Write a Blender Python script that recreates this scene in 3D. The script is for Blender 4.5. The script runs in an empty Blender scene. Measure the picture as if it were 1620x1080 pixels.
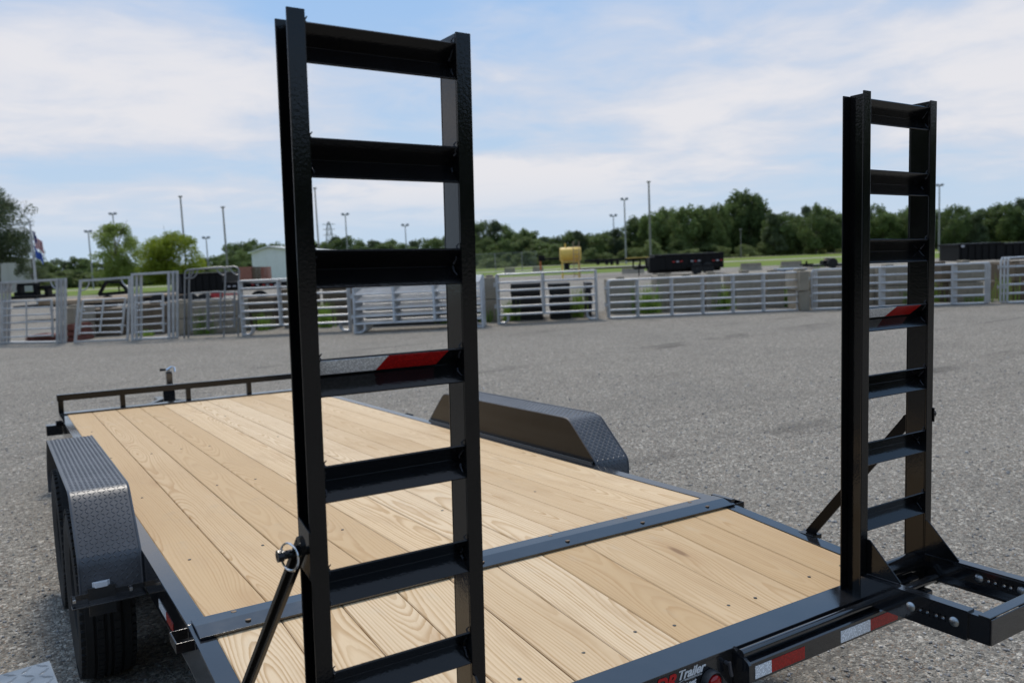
import bpy, bmesh, math, random
from math import radians, sin, cos, pi, sqrt
from mathutils import Matrix, Vector
random.seed(7)
D = bpy.data
SC = bpy.context.scene
COL = SC.collection

# ------------------------------------------------------------------ camera
F_PX, CX, CY = 1296.2, 810.0, 540.0           # focal length in pixels of a 1620-wide picture
PITCH, ROLL, YAW = radians(5.95), radians(-2.5), radians(-32.2668)
CAM_LOC = Vector((-0.4451, -2.4313, 1.6778))
RC = Matrix.Rotation(YAW, 3, 'Z') @ Matrix.Rotation(radians(90) - PITCH, 3, 'X') @ Matrix.Rotation(ROLL, 3, 'Z')
cam_data = D.cameras.new('camera')
cam = D.objects.new('camera', cam_data); COL.objects.link(cam)
cam.matrix_world = Matrix.Translation(CAM_LOC) @ RC.to_4x4()
cam_data.sensor_width = 22.3
cam_data.lens = F_PX / 1620 * 22.3
cam_data.clip_start = 0.05; cam_data.clip_end = 3000
cam_data.dof.use_dof = True
cam_data.dof.focus_distance = 2.5
cam_data.dof.aperture_fstop = 2.4
SC.camera = cam
SC.render.resolution_x, SC.render.resolution_y = 1024, 682

# ------------------------------------------------------------------ light
SUN_EL, SUN_AZ = radians(58), radians(20)     # azimuth measured from +Y (ahead of the trailer) towards +X
SUN_STR, SKY_STR, SUN_ANGLE = 2.5, 0.1, 14
SC.view_settings.view_transform = 'Standard'
SC.view_settings.look = 'None'
SC.view_settings.exposure = 0.0
SC.view_settings.gamma = 1.0
SC.view_settings.use_curve_mapping = False

world = D.worlds.new('World'); SC.world = world; world.use_nodes = True
wn, wl = world.node_tree.nodes, world.node_tree.links
wn.clear()
def wnode(t, **kw):
    n = wn.new(t)
    for k, v in kw.items(): setattr(n, k, v)
    return n
out = wnode('ShaderNodeOutputWorld'); bg = wnode('ShaderNodeBackground')
sky = wnode('ShaderNodeTexSky', sky_type='NISHITA')
sky.sun_disc = False; sky.sun_elevation = SUN_EL; sky.sun_rotation = SUN_AZ
sky.air_density = 1.2; sky.dust_density = 1.5; sky.ozone_density = 1.5
tc = wnode('ShaderNodeTexCoord'); sep = wnode('ShaderNodeSeparateXYZ')
wl.new(tc.outputs['Generated'], sep.inputs[0])
def wmath(op, a, b=None, c=None, clamp=False):
    n = wnode('ShaderNodeMath', operation=op); n.use_clamp = clamp
    for i, v in enumerate((a, b, c)):
        if v is None: continue
        if isinstance(v, (int, float)): n.inputs[i].default_value = v
        else: wl.new(v, n.inputs[i])
    return n.outputs[0]
def wramp(v, lo, hi):
    n = wnode('ShaderNodeMapRange'); n.interpolation_type = 'SMOOTHSTEP'
    wl.new(v, n.inputs['Value'])
    n.inputs['From Min'].default_value = lo; n.inputs['From Max'].default_value = hi
    return n.outputs['Result']
zc = wmath('MAXIMUM', sep.outputs['Z'], 0.0)
den = wmath('ADD', zc, 0.10)
px_ = wmath('DIVIDE', sep.outputs['X'], den); py_ = wmath('DIVIDE', sep.outputs['Y'], den)
comb = wnode('ShaderNodeCombineXYZ'); wl.new(px_, comb.inputs[0]); wl.new(py_, comb.inputs[1])
def wnoise(scale, detail, rough, off, dist=0.0):
    m = wnode('ShaderNodeMapping'); m.inputs['Location'].default_value = off
    wl.new(comb.outputs[0], m.inputs['Vector'])
    n = wnode('ShaderNodeTexNoise'); wl.new(m.outputs[0], n.inputs['Vector'])
    n.inputs['Scale'].default_value = scale; n.inputs['Detail'].default_value = detail
    n.inputs['Roughness'].default_value = rough; n.inputs['Distortion'].default_value = dist
    return n.outputs['Fac']
CL_OFF = (12.5, 1.3, 0.0)
big = wnoise(0.55, 7, 0.52, CL_OFF, 0.25)
fine = wnoise(2.3, 8, 0.6, (11.0, 2.0, 4.0), 0.5)
mixn = wmath('ADD', wmath('MULTIPLY', big, 0.74), wmath('MULTIPLY', fine, 0.26))
# the deck of thin cloud breaks up overhead
mixn = wmath('SUBTRACT', mixn, wmath('MULTIPLY', wramp(sep.outputs['Z'], 0.16, 0.29), 0.10))
mask = wramp(mixn, 0.35, 0.53)
core = wramp(mixn, 0.47, 0.60)
veil = wramp(sep.outputs['Z'], 0.33, 0.0)
def wrgb(c):
    n = wnode('ShaderNodeRGB'); n.outputs[0].default_value = (*c, 1); return n.outputs[0]
def wmix(f, a, b):
    n = wnode('ShaderNodeMix', data_type='RGBA')
    if isinstance(f, float): n.inputs[0].default_value = f
    else: wl.new(f, n.inputs[0])
    wl.new(a, n.inputs[6]); wl.new(b, n.inputs[7]); return n.outputs[2]
K = 1 / SKY_STR
haze_c = wrgb((0.55*K, 0.68*K, 0.83*K)); cloud_c = wrgb((0.70*K, 0.715*K, 0.785*K)); core_c = wrgb((0.86*K, 0.835*K, 0.845*K))
blue_c = wrgb((0.31*K, 0.53*K, 0.87*K))
s1 = wmix(0.78, sky.outputs[0], blue_c)
s1 = wmix(wmath('MULTIPLY', veil, 0.92), s1, haze_c)
fade = wramp(sep.outputs["Z"], 0.015, 0.105)
s2 = wmix(wmath('MULTIPLY', wmath('MULTIPLY', mask, fade), 0.72), s1, cloud_c)
s3 = wmix(wmath('MULTIPLY', wmath('MULTIPLY', core, fade), 0.7), s2, core_c)
wl.new(s3, bg.inputs[0]); bg.inputs[1].default_value = SKY_STR
wl.new(bg.outputs[0], out.inputs[0])

sun_d = D.lights.new('sun', 'SUN'); sun_d.energy = SUN_STR; sun_d.angle = radians(SUN_ANGLE); sun_d.color = (1.0, 0.93, 0.83)
sun = D.objects.new('sun', sun_d); COL.objects.link(sun)
sd = Vector((sin(SUN_AZ)*cos(SUN_EL), cos(SUN_AZ)*cos(SUN_EL), sin(SUN_EL)))
sun.rotation_euler = sd.to_track_quat('Z', 'Y').to_euler()

# ------------------------------------------------------------------ survey helpers (only used to find world positions)
def ray(px, py): return RC @ Vector(((px - CX) / F_PX, (CY - py) / F_PX, -1.0))
def G(px, py, z=0.0):
    r = ray(px, py); return CAM_LOC + r * ((z - CAM_LOC.z) / r.z)
FWD = Vector((sin(-YAW), cos(-YAW), 0)); RGT = Vector((cos(YAW), sin(YAW), 0))
def at_depth(px, d):
    """ground point seen in column px (taken on the horizon) at distance d along the view"""
    y = 404.8 - (px - 810) * 0.0436
    r = ray(px, y); r.z = 0
    p = CAM_LOC + r * (d / r.dot(FWD)); p.z = 0; return p
class Frame:
    """an upright plane in the world: X along it, Z up; gives local coordinates of sighted points"""
    def __init__(s, o, ang=None, to=None):
        s.o = Vector((o[0], o[1], 0))
        if to is not None: ang = math.atan2(to[1] - o[1], to[0] - o[0])
        s.a = YAW if ang is None else ang
        s.u = Vector((cos(s.a), sin(s.a), 0)); s.n = Vector((-sin(s.a), cos(s.a), 0))
    def p(s, px, py, back=0.0):
        r = ray(px, py); t = (s.o + s.n * back - CAM_LOC).dot(s.n) / r.dot(s.n)
        q = CAM_LOC + r * t
        return ((q - s.o).dot(s.u), q.z)

# ------------------------------------------------------------------ mesh builder
class MB:
    def __init__(s): s.v = []; s.f = []; s.m = []; s.cur = 0
    def add(s, vs, fs):
        b = len(s.v); s.v += [tuple(v) for v in vs]
        s.f += [tuple(b + i for i in f) for f in fs]; s.m += [s.cur] * len(fs)
    def box(s, x0, x1, y0, y1, z0, z1, M=None):
        vs = [Vector((x, y, z)) for z in (z0, z1) for y in (y0, y1) for x in (x0, x1)]
        if M is not None: vs = [M @ v for v in vs]
        s.add(vs, [(0, 2, 3, 1), (4, 5, 7, 6), (0, 1, 5, 4), (2, 6, 7, 3), (0, 4, 6, 2), (1, 3, 7, 5)]); return s
    def hexa(s, vs):   # 8 points ordered like box
        s.add(vs, [(0, 2, 3, 1), (4, 5, 7, 6), (0, 1, 5, 4), (2, 6, 7, 3), (0, 4, 6, 2), (1, 3, 7, 5)]); return s
    def prism(s, prof, a, b, axis='x'):
        """extrude a closed 2D profile (list of pairs) from a to b along axis"""
        n = len(prof)
        def mk(t, p):
            return {'x': (t, p[0], p[1]), 'y': (p[0], t, p[1]), 'z': (p[0], p[1], t)}[axis]
        vs = [mk(a, p) for p in prof] + [mk(b, p) for p in prof]
        fs = [tuple(range(n)), tuple(range(2*n - 1, n - 1, -1))] + [(i, n + i, n + (i+1) % n, (i+1) % n) for i in range(n)]
        s.add(vs, fs); return s
    def tube(s, pts, r, n=8, closed=False, r2=None):
        pts = [Vector(p) for p in pts]; N = len(pts); rings = []
        prev = None
        for i, p in enumerate(pts):
            if closed: t = pts[(i+1) % N] - pts[i-1]
            else: t = pts[min(i+1, N-1)] - pts[max(i-1, 0)]
            t.normalize()
            up = prev if prev is not None else (Vector((0, 0, 1)) if abs(t.z) < .9 else Vector((1, 0, 0)))
            a = t.cross(up)
            if a.length < 1e-6: a = t.cross(Vector((0, 1, 0)))
            a.normalize(); b = a.cross(t).normalized(); prev = b
            rr = r if r2 is None else r + (r2 - r) * i / (N - 1)
            rings.append([p + (a * cos(2*pi*k/n) + b * sin(2*pi*k/n)) * rr for k in range(n)])
        vs = [v for q in rings for v in q]; fs = []
        M_ = N if closed else N - 1
        for i in range(M_):
            j = (i+1) % N
            for k in range(n):
                l = (k+1) % n; fs.append((i*n+k, i*n+l, j*n+l, j*n+k))
        if not closed: fs += [tuple(range(n-1, -1, -1)), tuple((N-1)*n + k for k in range(n))]
        s.add(vs, fs); return s
    def sq(s, p, q, w, h=None):
        """rectangular bar from p to q"""
        p, q = Vector(p), Vector(q); t = (q - p).normalized(); h = h or w
        up = Vector((0, 0, 1)) if abs(t.z) < .9 else Vector((0, 1, 0))
        a = t.cross(up).normalized() * w / 2; b = a.cross(t).normalized() * h / 2
        vs = [p - a - b, p + a - b, p - a + b, p + a + b, q - a - b, q + a - b, q - a + b, q + a + b]
        s.add(vs, [(0, 2, 3, 1), (4, 5, 7, 6), (0, 1, 5, 4), (2, 6, 7, 3), (0, 4, 6, 2), (1, 3, 7, 5)]); return s
    def lathe(s, prof, n, c=(0, 0, 0), axis='x'):
        """profile (along, radius)"""
        c = Vector(c); rings = []
        for a, r in prof:
            ring = []
            for k in range(n):
                u, w = cos(2*pi*k/n) * r, sin(2*pi*k/n) * r
                ring.append(c + Vector({'x': (a, u, w), 'y': (u, a, w), 'z': (u, w, a)}[axis]))
            rings.append(ring)
        vs = [v for q in rings for v in q]; m = len(prof)
        fs = [(i*n+k, i*n+(k+1) % n, (i+1)*n+(k+1) % n, (i+1)*n+k) for i in range(m-1) for k in range(n)]
        fs += [tuple(range(n)), tuple((m-1)*n+k for k in range(n-1, -1, -1))]
        s.add(vs, fs); return s
    def mesh(s, name, mats, smooth=False, bevel=0):
        me = D.meshes.new(name); me.from_pydata(s.v, [], s.f)
        mats = mats if isinstance(mats, (list, tuple)) else [mats]
        for m in mats: me.materials.append(m)
        me.polygons.foreach_set('material_index', s.m)
        bm = bmesh.new(); bm.from_mesh(me)
        bmesh.ops.recalc_face_normals(bm, faces=bm.faces)
        if bevel:
            es = [e for e in bm.edges if len(e.link_faces) == 2 and e.calc_face_angle(0) > .6]
            bmesh.ops.bevel(bm, geom=es, offset=bevel, segments=2, affect='EDGES', clamp_overlap=True, profile=.6)
        bm.to_mesh(me); bm.free()
        if smooth:
            me.polygons.foreach_set('use_smooth', [True] * len(me.polygons))
            try: me.set_sharp_from_angle(angle=radians(35))
            except Exception: pass
        me.update(); return me
    def build(s, name, mats, parent=None, smooth=False, bevel=0, loc=None):
        o = D.objects.new(name, s.mesh(name, mats, smooth, bevel)); COL.objects.link(o)
        if parent: o.parent = parent
        if loc is not None: o.location = loc
        return o
def tag(o, label=None, cat=None, group=None, kind=None):
    if label: o['label'] = label
    if cat: o['category'] = cat
    if group: o['group'] = group
    if kind: o['kind'] = kind
    return o
def thing(name, label, cat, loc=(0, 0, 0), rz=0, group=None):
    o = D.objects.new(name, None); COL.objects.link(o); o.empty_display_size = .2
    o.location = loc; o.rotation_euler = (0, 0, rz); return tag(o, label, cat, group)
def copy_tree(o, parent=None):
    c = o.copy(); COL.objects.link(c); c.parent = parent
    for ch in KIDS(o): copy_tree(ch, c)
    return c
def KIDS(o): return [c for c in list(D.objects) if c.parent == o]
def inst(name, me, parent=None, loc=(0, 0, 0), rot=(0, 0, 0), sc=(1, 1, 1)):
    o = D.objects.new(name, me); COL.objects.link(o); o.parent = parent
    o.location = loc; o.rotation_euler = rot; o.scale = sc; return o

# ------------------------------------------------------------------ materials
class Mat:
    def __init__(s, name):
        s.m = D.materials.new(name); s.m.use_nodes = True
        s.n, s.l = s.m.node_tree.nodes, s.m.node_tree.links
        s.b = s.n['Principled BSDF']
    def node(s, t, **kw):
        n = s.n.new(t)
        for k, v in kw.items(): setattr(n, k, v)
        return n
    def put(s, inp, v):
        if isinstance(v, (int, float)): inp.default_value = v
        elif isinstance(v, tuple): inp.default_value = (*v, 1) if len(v) == 3 and inp.type == 'RGBA' else v
        else: s.l.new(v, inp)
    def set(s, **kw):
        for k, v in kw.items(): s.put(s.b.inputs[k.replace('_', ' ')], v)
        return s
    def obj(s, scale=(1, 1, 1), loc=(0, 0, 0), rot=(0, 0, 0), kind='Object'):
        t = s.node('ShaderNodeTexCoord'); m = s.node('ShaderNodeMapping')
        m.inputs['Scale'].default_value = scale; m.inputs['Location'].default_value = loc; m.inputs['Rotation'].default_value = rot
        s.l.new(t.outputs[kind], m.inputs[0]); return m.outputs[0]
    def noise(s, vec, scale, detail=4, rough=.5, dist=0.0, col=False):
        n = s.node('ShaderNodeTexNoise'); s.l.new(vec, n.inputs['Vector'])
        n.inputs['Scale'].default_value = scale; n.inputs['Detail'].default_value = detail
        n.inputs['Roughness'].default_value = rough; n.inputs['Distortion'].default_value = dist
        return n.outputs['Color' if col else 'Fac']
    def voro(s, vec, scale, feature='F1', out='Distance'):
        n = s.node('ShaderNodeTexVoronoi', feature=feature); s.l.new(vec, n.inputs['Vector']); n.inputs['Scale'].default_value = scale
        return n.outputs[out]
    def math(s, op, a, b=None, c=None):
        n = s.node('ShaderNodeMath', operation=op)
        for i, v in enumerate((a, b, c)):
            if v is not None: s.put(n.inputs[i], v)
        return n.outputs[0]
    def rng(s, v, lo, hi, a=0.0, b=1.0, smooth=True):
        n = s.node('ShaderNodeMapRange'); 
        if smooth: n.interpolation_type = 'SMOOTHSTEP'
        s.put(n.inputs[0], v)
        for i, q in zip((1, 2, 3, 4), (lo, hi, a, b)): n.inputs[i].default_value = q
        return n.outputs[0]
    def mix(s, f, a, b, mode='MIX'):
        n = s.node('ShaderNodeMix', data_type='RGBA', blend_type=mode)
        s.put(n.inputs[0], f); s.put(n.inputs[6], a); s.put(n.inputs[7], b); return n.outputs[2]
    def ramp(s, f, stops):
        n = s.node('ShaderNodeValToRGB'); e = n.color_ramp.elements
        while len(e) < len(stops): e.new(.5)
        for i, (p, c) in enumerate(stops): e[i].position = p; e[i].color = (*c, 1)
        s.put(n.inputs[0], f); return n.outputs[0]
    def bump(s, h, strength=.3, dist=.01):
        n = s.node('ShaderNodeBump'); n.inputs['Strength'].default_value = strength; n.inputs['Distance'].default_value = dist
        s.put(n.inputs['Height'], h); s.l.new(n.outputs[0], s.b.inputs['Normal']); return s
    def rand(s):
        return s.node('ShaderNodeObjectInfo').outputs['Random']

def simple(name, col, rough=.6, metal=0.0, spec=.5, var=.25, nscale=8.0, bump=0.0, bscale=60.0):
    M = Mat(name); v = M.obj()
    n = M.noise(v, nscale, 5, .6)
    c2 = tuple(min(1, c * (1 + var)) for c in col); c1 = tuple(c * (1 - var) for c in col)
    M.set(Base_Color=M.ramp(n, [(.3, c1), (.7, c2)]), Roughness=rough, Metallic=metal, Specular_IOR_Level=spec)
    if bump: M.bump(M.noise(v, bscale, 4, .6), bump, .01)
    return M.m

# gloss black powder coat with orange peel
def black_coat(name, peel=.25, col=(.0035, .0035, .0038), rough=.10, spec=.42, ior=1.5):
    M = Mat(name); v = M.obj()
    dust = M.noise(v, 5, 6, .65)
    M.set(Base_Color=M.ramp(dust, [(.35, col), (.8, tuple(c * 2.0 for c in col))]),
          Roughness=M.rng(dust, .35, .8, rough, rough + .08), Specular_IOR_Level=spec, IOR=ior)
    h = M.noise(v, 150, 2, .5)
    wob = M.noise(v, 6, 2, .5)
    M.bump(M.math('ADD', M.math('MULTIPLY', h, 1.0), M.math('MULTIPLY', wob, .5)), peel, .0016)
    return M.m
M_BLACK = black_coat('gloss_black_paint', peel=.16)
M_BRACE = black_coat('brace_black_paint', peel=.10, spec=.16, rough=.2)
M_FRAME = black_coat('black_frame_paint', peel=.08, rough=.09, spec=.5, ior=1.9, col=(.009, .0095, .011))
M_DARK = simple('matt_black', (.008, .008, .008), .6, var=.3)
M_FEND = black_coat('fender_charcoal_paint', peel=.05, col=(.050, .053, .060), rough=.38, spec=.6)
M_PLATE = black_coat('diamond_plate_grey', peel=.05, col=(.12, .135, .15), rough=.25, spec=.8)
M_ZINC = simple('zinc_steel', (.55, .56, .58), .32, 1.0, var=.15)
M_CHROME = simple('bright_steel', (.75, .76, .78), .15, 1.0, var=.1)
M_WELD = simple('weld_bead', (.05, .05, .055), .2, .6, var=.5, bump=.4, bscale=300)
M_RUBBER = simple('tyre_rubber', (.010, .0098, .0095), .8, var=.35, nscale=30, bump=.25, bscale=200)
M_HOLE = simple('screw_black', (.02, .025, .02), .5)
M_BOLT = simple('countersunk_bolt', (.16, .11, .07), .6, .3, var=.4, nscale=60)

# galvanised
def galv(name, base=.46):
    M = Mat(name); v = M.obj(); r = M.rand()
    n = M.noise(v, 3, 5, .6); sp = M.voro(v, 40)
    k = M.math('ADD', M.math('MULTIPLY', n, .7), M.math('MULTIPLY', sp, .25))
    k = M.math('ADD', k, M.math('MULTIPLY', r, .12))
    M.set(Base_Color=M.ramp(k, [(.25, (base*.70, base*.71, base*.72)), (.75, (base*1.25, base*1.26, base*1.26))]),
          Metallic=.55, Roughness=.48)
    return M.m
M_GALV = galv('galvanised_steel', .50)
M_GALVD = galv('dull_galvanised_steel', .25)

# concrete
def concrete(name, c=(.33, .285, .215)):
    M = Mat(name); v = M.obj(); r = M.rand()
    n = M.noise(v, 1.8, 7, .65); st = M.noise(M.obj(scale=(6, 6, .7)), 1.5, 5, .6)
    base = M.ramp(n, [(.3, tuple(x*.7 for x in c)), (.7, tuple(x*1.15 for x in c))])
    base = M.mix(M.rng(st, .5, .75, 0, .55), base, tuple(x*.45 for x in c))
    base = M.mix(M.math('MULTIPLY', r, .35), base, tuple(x*.6 for x in c))
    M.set(Base_Color=base, Roughness=.9).bump(M.noise(v, 14, 6, .7), .5, .03)
    return M.m
M_CONC = concrete('weathered_concrete')
M_CONCD = concrete('dark_stained_concrete', (.15, .11, .07))

# pine
def pine():
    M = Mat('pine_planks'); t = M.node('ShaderNodeTexCoord'); r = M.rand()
    sp = M.node('ShaderNodeSeparateXYZ'); M.l.new(t.outputs['Object'], sp.inputs[0])
    X, Y, Z = sp.outputs
    # a board is a slice through a log whose pith wanders along the length
    seed = M.math('MULTIPLY', r, 97.0)
    def n1(yscale, off, det=2, xs=0.0, sc=1.0):
        c = M.node('ShaderNodeCombineXYZ')
        M.put(c.inputs[0], M.math('ADD', M.math('MULTIPLY', X, xs), seed)); M.put(c.inputs[1], M.math('MULTIPLY', Y, yscale)); c.inputs[2].default_value = off
        return M.noise(c.outputs[0], sc, det, .5)
    depth = M.math('MULTIPLY', M.math('SUBTRACT', n1(.50, 3.0, 2), .36), .34)
    offx = M.math('MULTIPLY', M.math('SUBTRACT', n1(.35, 9.0, 1), .5), .16)
    offx = M.math('ADD', offx, M.math('MULTIPLY', M.math('SUBTRACT', M.math('FRACT', M.math('MULTIPLY', r, 31.7)), .5), .22))
    # knots push the rings aside
    kc = M.node('ShaderNodeCombineXYZ')
    M.put(kc.inputs[0], M.math('ADD', M.math('MULTIPLY', X, 3.0), seed)); M.put(kc.inputs[1], M.math('MULTIPLY', Y, .85)); M.put(kc.inputs[2], seed)
    kv = M.node('ShaderNodeTexVoronoi', feature='F1'); M.l.new(kc.outputs[0], kv.inputs['Vector']); kv.inputs['Scale'].default_value = 1.0
    kd = kv.outputs['Distance']
    kcol = M.node('ShaderNodeSeparateColor'); M.l.new(kv.outputs['Color'], kcol.inputs[0])
    kon = M.math('GREATER_THAN', kcol.outputs[0], .30)
    kpush = M.math('MULTIPLY', M.math('EXPONENT', M.math('MULTIPLY', M.math('MULTIPLY', kd, kd), -28.0)), M.math('MULTIPLY', kon, .042))
    wc = M.node('ShaderNodeCombineXYZ'); M.put(wc.inputs[0], M.math('MULTIPLY', X, 9.0)); M.put(wc.inputs[1], M.math('MULTIPLY', Y, 1.3)); M.put(wc.inputs[2], seed)
    wob = M.math('MULTIPLY', M.math('SUBTRACT', M.noise(wc.outputs[0], 1.0, 5, .6), .5), .026)
    dx = M.math('ADD', X, offx)
    R = M.math('SQRT', M.math('ADD', M.math('MULTIPLY', dx, dx), M.math('MULTIPLY', depth, depth)))
    R = M.math('ADD', M.math('ADD', R, kpush), wob)
    ringw = M.math('ADD', 62.0, M.math('MULTIPLY', n1(.3, 5, 1, sc=1.0), 66.0))
    ph = M.math('MULTIPLY', R, ringw)
    fr = M.math('FRACT', ph)
    late = M.math('MULTIPLY', M.rng(fr, .30, .90), M.rng(fr, 1.0, .90))       # dark latewood line, sharp on one side
    rv = M.noise_ring = None
    cc = M.node('ShaderNodeCombineXYZ'); M.put(cc.inputs[0], M.math('FLOOR', ph)); M.put(cc.inputs[1], seed)
    ringvar = M.noise(cc.outputs[0], 1.37, 1, .5)
    amt = M.math('MULTIPLY', late, M.rng(ringvar, .3, .7, .28, 1.0))
    fib = M.node('ShaderNodeCombineXYZ'); M.put(fib.inputs[0], M.math('MULTIPLY', X, 420.0)); M.put(fib.inputs[1], M.math('MULTIPLY', Y, 7.0)); M.put(fib.inputs[2], seed)
    fibre = M.noise(fib.outputs[0], 1.0, 3, .6)
    tone = M.noise(M.obj(scale=(2, .6, 1)), 1.3, 4, .55)
    light = M.ramp(M.math('ADD', M.math('MULTIPLY', r, .80), M.math('MULTIPLY', tone, .42)),
                   [(.12, (.66, .475, .275)), (.45, (.70, .535, .345)), (.80, (.54, .365, .190))])
    col = M.mix(M.math('MULTIPLY', amt, .92), light, (.44, .265, .115))
    col = M.mix(M.rng(fibre, .35, .75, 0, .22), col, (.50, .36, .21))
    # broad amber heartwood patches and greyish blotches
    blot = M.noise(M.obj(scale=(5, 1.1, 1), loc=(3, 1, 0)), 1.6, 5, .6)
    col = M.mix(M.rng(blot, .50, .74, 0, .55), col, (.46, .30, .155))
    bl2 = M.noise(M.obj(scale=(3, 1.6, 1), loc=(9, 4, 0)), 2.2, 5, .65)
    col = M.mix(M.rng(bl2, .60, .80, 0, .30), col, (.50, .46, .37))
    # knot hearts
    kh = M.math('MULTIPLY', M.math('MULTIPLY', M.rng(kd, .060, .026), kon), M.math('GREATER_THAN', kcol.outputs[1], .12))
    col = M.mix(M.math('MULTIPLY', kh, .85), col, (.12, .06, .028))
    halo = M.math('MULTIPLY', M.rng(kd, .17, .05, 0, .38), kon)
    col = M.mix(halo, col, (.40, .23, .10))
    dirt = M.noise(M.obj(scale=(1, .7, 1), loc=(1, 7, 0)), 2.6, 8, .72)
    col = M.mix(M.rng(dirt, .56, .72, 0, .22), col, (.30, .25, .19))
    scf = M.noise(M.obj(scale=(14, 40, 1)), 1.0, 5, .75)
    col = M.mix(M.rng(scf, .68, .80, 0, .40), col, (.26, .19, .12))
    M.set(Base_Color=col, Roughness=.62, Specular_IOR_Level=.3)
    M.bump(M.math('ADD', M.math('MULTIPLY', amt, -.6), M.math('MULTIPLY', fibre, .5)), .35, .0012)
    return M.m
M_PINE = pine()

# gravel
def gravel(name, far=False):
    M = Mat(name); v = M.obj()
    w = M.noise(v, 9, 3, .5, col=True)
    vv = M.node('ShaderNodeMix', data_type='VECTOR'); vv.inputs[0].default_value = .015
    M.l.new(v, vv.inputs[4]); M.l.new(w, vv.inputs[5]); vec = vv.outputs[1]
    c1 = M.voro(vec, 62, out='Color'); d1 = M.voro(vec, 62)
    c2 = M.voro(vec, 130, out='Color'); d2 = M.voro(vec, 130)
    s1 = M.node('ShaderNodeSeparateColor'); M.l.new(c1, s1.inputs[0])
    s2 = M.node('ShaderNodeSeparateColor'); M.l.new(c2, s2.inputs[0])
    stone = M.ramp(s1.outputs[0], [(0, (.085, .081, .075)), (.35, (.195, .186, .171)), (.7, (.30, .286, .262)), (.90, (.42, .40, .365)), (1, (.68, .65, .60))])
    stone2 = M.ramp(s2.outputs[0], [(0, (.085, .081, .075)), (.5, (.22, .21, .193)), (.9, (.36, .343, .313)), (1, (.55, .53, .49))])
    col = M.mix(M.math('GREATER_THAN', s1.outputs[1], .45), stone2, stone)
    hue = M.mix(M.rng(s2.outputs[2], .90, .93, 0, .6), col, (.26, .17, .11))
    big = M.noise(v, .35, 6, .6); mid = M.noise(v, 2.4, 5, .65)
    col = M.mix(M.rng(big, .42, .72, 0, .35), hue, (.16, .153, .142))
    col = M.mix(M.rng(mid, .50, .80, 0, .35), col, (.135, .13, .122))
    # wheel tracks worn along the fence, running across the view
    trk = M.noise(M.obj(rot=(0, 0, radians(31)), scale=(.05, 1.15, 1)), 1.0, 5, .6, .2)
    brk = M.noise(v, .6, 4, .6)
    tr_ = M.math('MULTIPLY', M.rng(trk, .56, .66), M.rng(brk, .42, .62))
    col = M.mix(M.math('MULTIPLY', tr_, .75), col, (.105, .097, .088))
    pt = M.noise(M.obj(scale=(.5, .9, 1), rot=(0, 0, radians(31)), loc=(2, 8, 0)), 1.0, 6, .7)
    col = M.mix(M.rng(pt, .58, .70, 0, .30), col, (.12, .105, .09))
    pale = M.noise(M.obj(rot=(0, 0, radians(31)), scale=(.04, .6, 1), loc=(5, 2, 0)), 1.0, 4, .6)
    col = M.mix(M.rng(pale, .5, .75, 0, .30), col, (.275, .262, .24))
    col = M.mix(1.0, col, (1.04, 1.0, .93), 'MULTIPLY')
    M.set(Base_Color=col, Roughness=.92, Specular_IOR_Level=.25)
    h = M.math('ADD', M.math('MULTIPLY', M.rng(d1, 0, .6, 1, 0), M.math('MULTIPLY', s1.outputs[0], 1.2)), M.math('MULTIPLY', M.rng(d2, 0, .6, 1, 0), .5))
    M.bump(h, .9, .010)
    return M.m
M_GRAVEL = gravel('gravel')
def grass_mat():
    M = Mat('mown_grass'); v = M.obj()
    n = M.noise(v, .05, 6, .6); s = M.noise(M.obj(rot=(0, 0, -YAW), scale=(.012, .12, 1)), 1.0, 5, .6)
    fine = M.noise(v, 3, 5, .7)
    k = M.math('ADD', M.math('MULTIPLY', n, .35), M.math('MULTIPLY', s, .65))
    c = M.ramp(k, [(.30, (.10, .17, .030)), (.50, (.15, .205, .040)), (.62, (.235, .245, .065)), (.76, (.29, .26, .10))])
    c = M.mix(M.rng(fine, .3, .8, 0, .4), c, (.10, .13, .03))
    M.set(Base_Color=c, Roughness=.95, Specular_IOR_Level=.1); return M.m
M_GRASS = grass_mat()
M_ROAD = simple('dry_road_gravel', (.36, .33, .28), .95, var=.2, nscale=.6)

def leaf_mat(name, c1, c2):
    M = Mat(name); v = M.obj(); r = M.rand()
    n = M.noise(v, .9, 4, .6)
    f = M.noise(v, 7.0, 2, .5)
    k = M.math('ADD', M.math('MULTIPLY', n, .6), M.math('ADD', M.math('MULTIPLY', f, .3), M.math('MULTIPLY', M.math('SUBTRACT', r, .5), .38)))
    M.set(Base_Color=M.ramp(k, [(.22, c1), (.62, c2)]), Roughness=.6, Specular_IOR_Level=.25)
    tr = M.node('ShaderNodeBsdfTranslucent'); M.put(tr.inputs[0], tuple(x*1.2 for x in c2))
    ms = M.node('ShaderNodeMixShader'); ms.inputs[0].default_value = .35
    M.l.new(M.b.outputs[0], ms.inputs[1]); M.l.new(tr.outputs[0], ms.inputs[2])
    M.l.new(ms.outputs[0], M.n['Material Output'].inputs[0]); return M.m
M_LEAF = leaf_mat('dark_foliage', (.048, .080, .028), (.150, .205, .065))
M_LEAFB = leaf_mat('bush_foliage', (.075, .115, .040), (.19, .235, .085))
M_LEAFY = leaf_mat('yellow_green_foliage', (.10, .15, .012), (.27, .33, .03))
M_LEAFS = leaf_mat('pale_green_foliage', (.095, .145, .03), (.24, .30, .07))
M_LEAFD = leaf_mat('deep_foliage', (.038, .060, .030), (.110, .145, .068))
M_WEED = leaf_mat('weed_green', (.11, .20, .03), (.22, .33, .06))
M_BARK = simple('bark', (.10, .085, .07), .9, var=.3, bump=.5)

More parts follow.
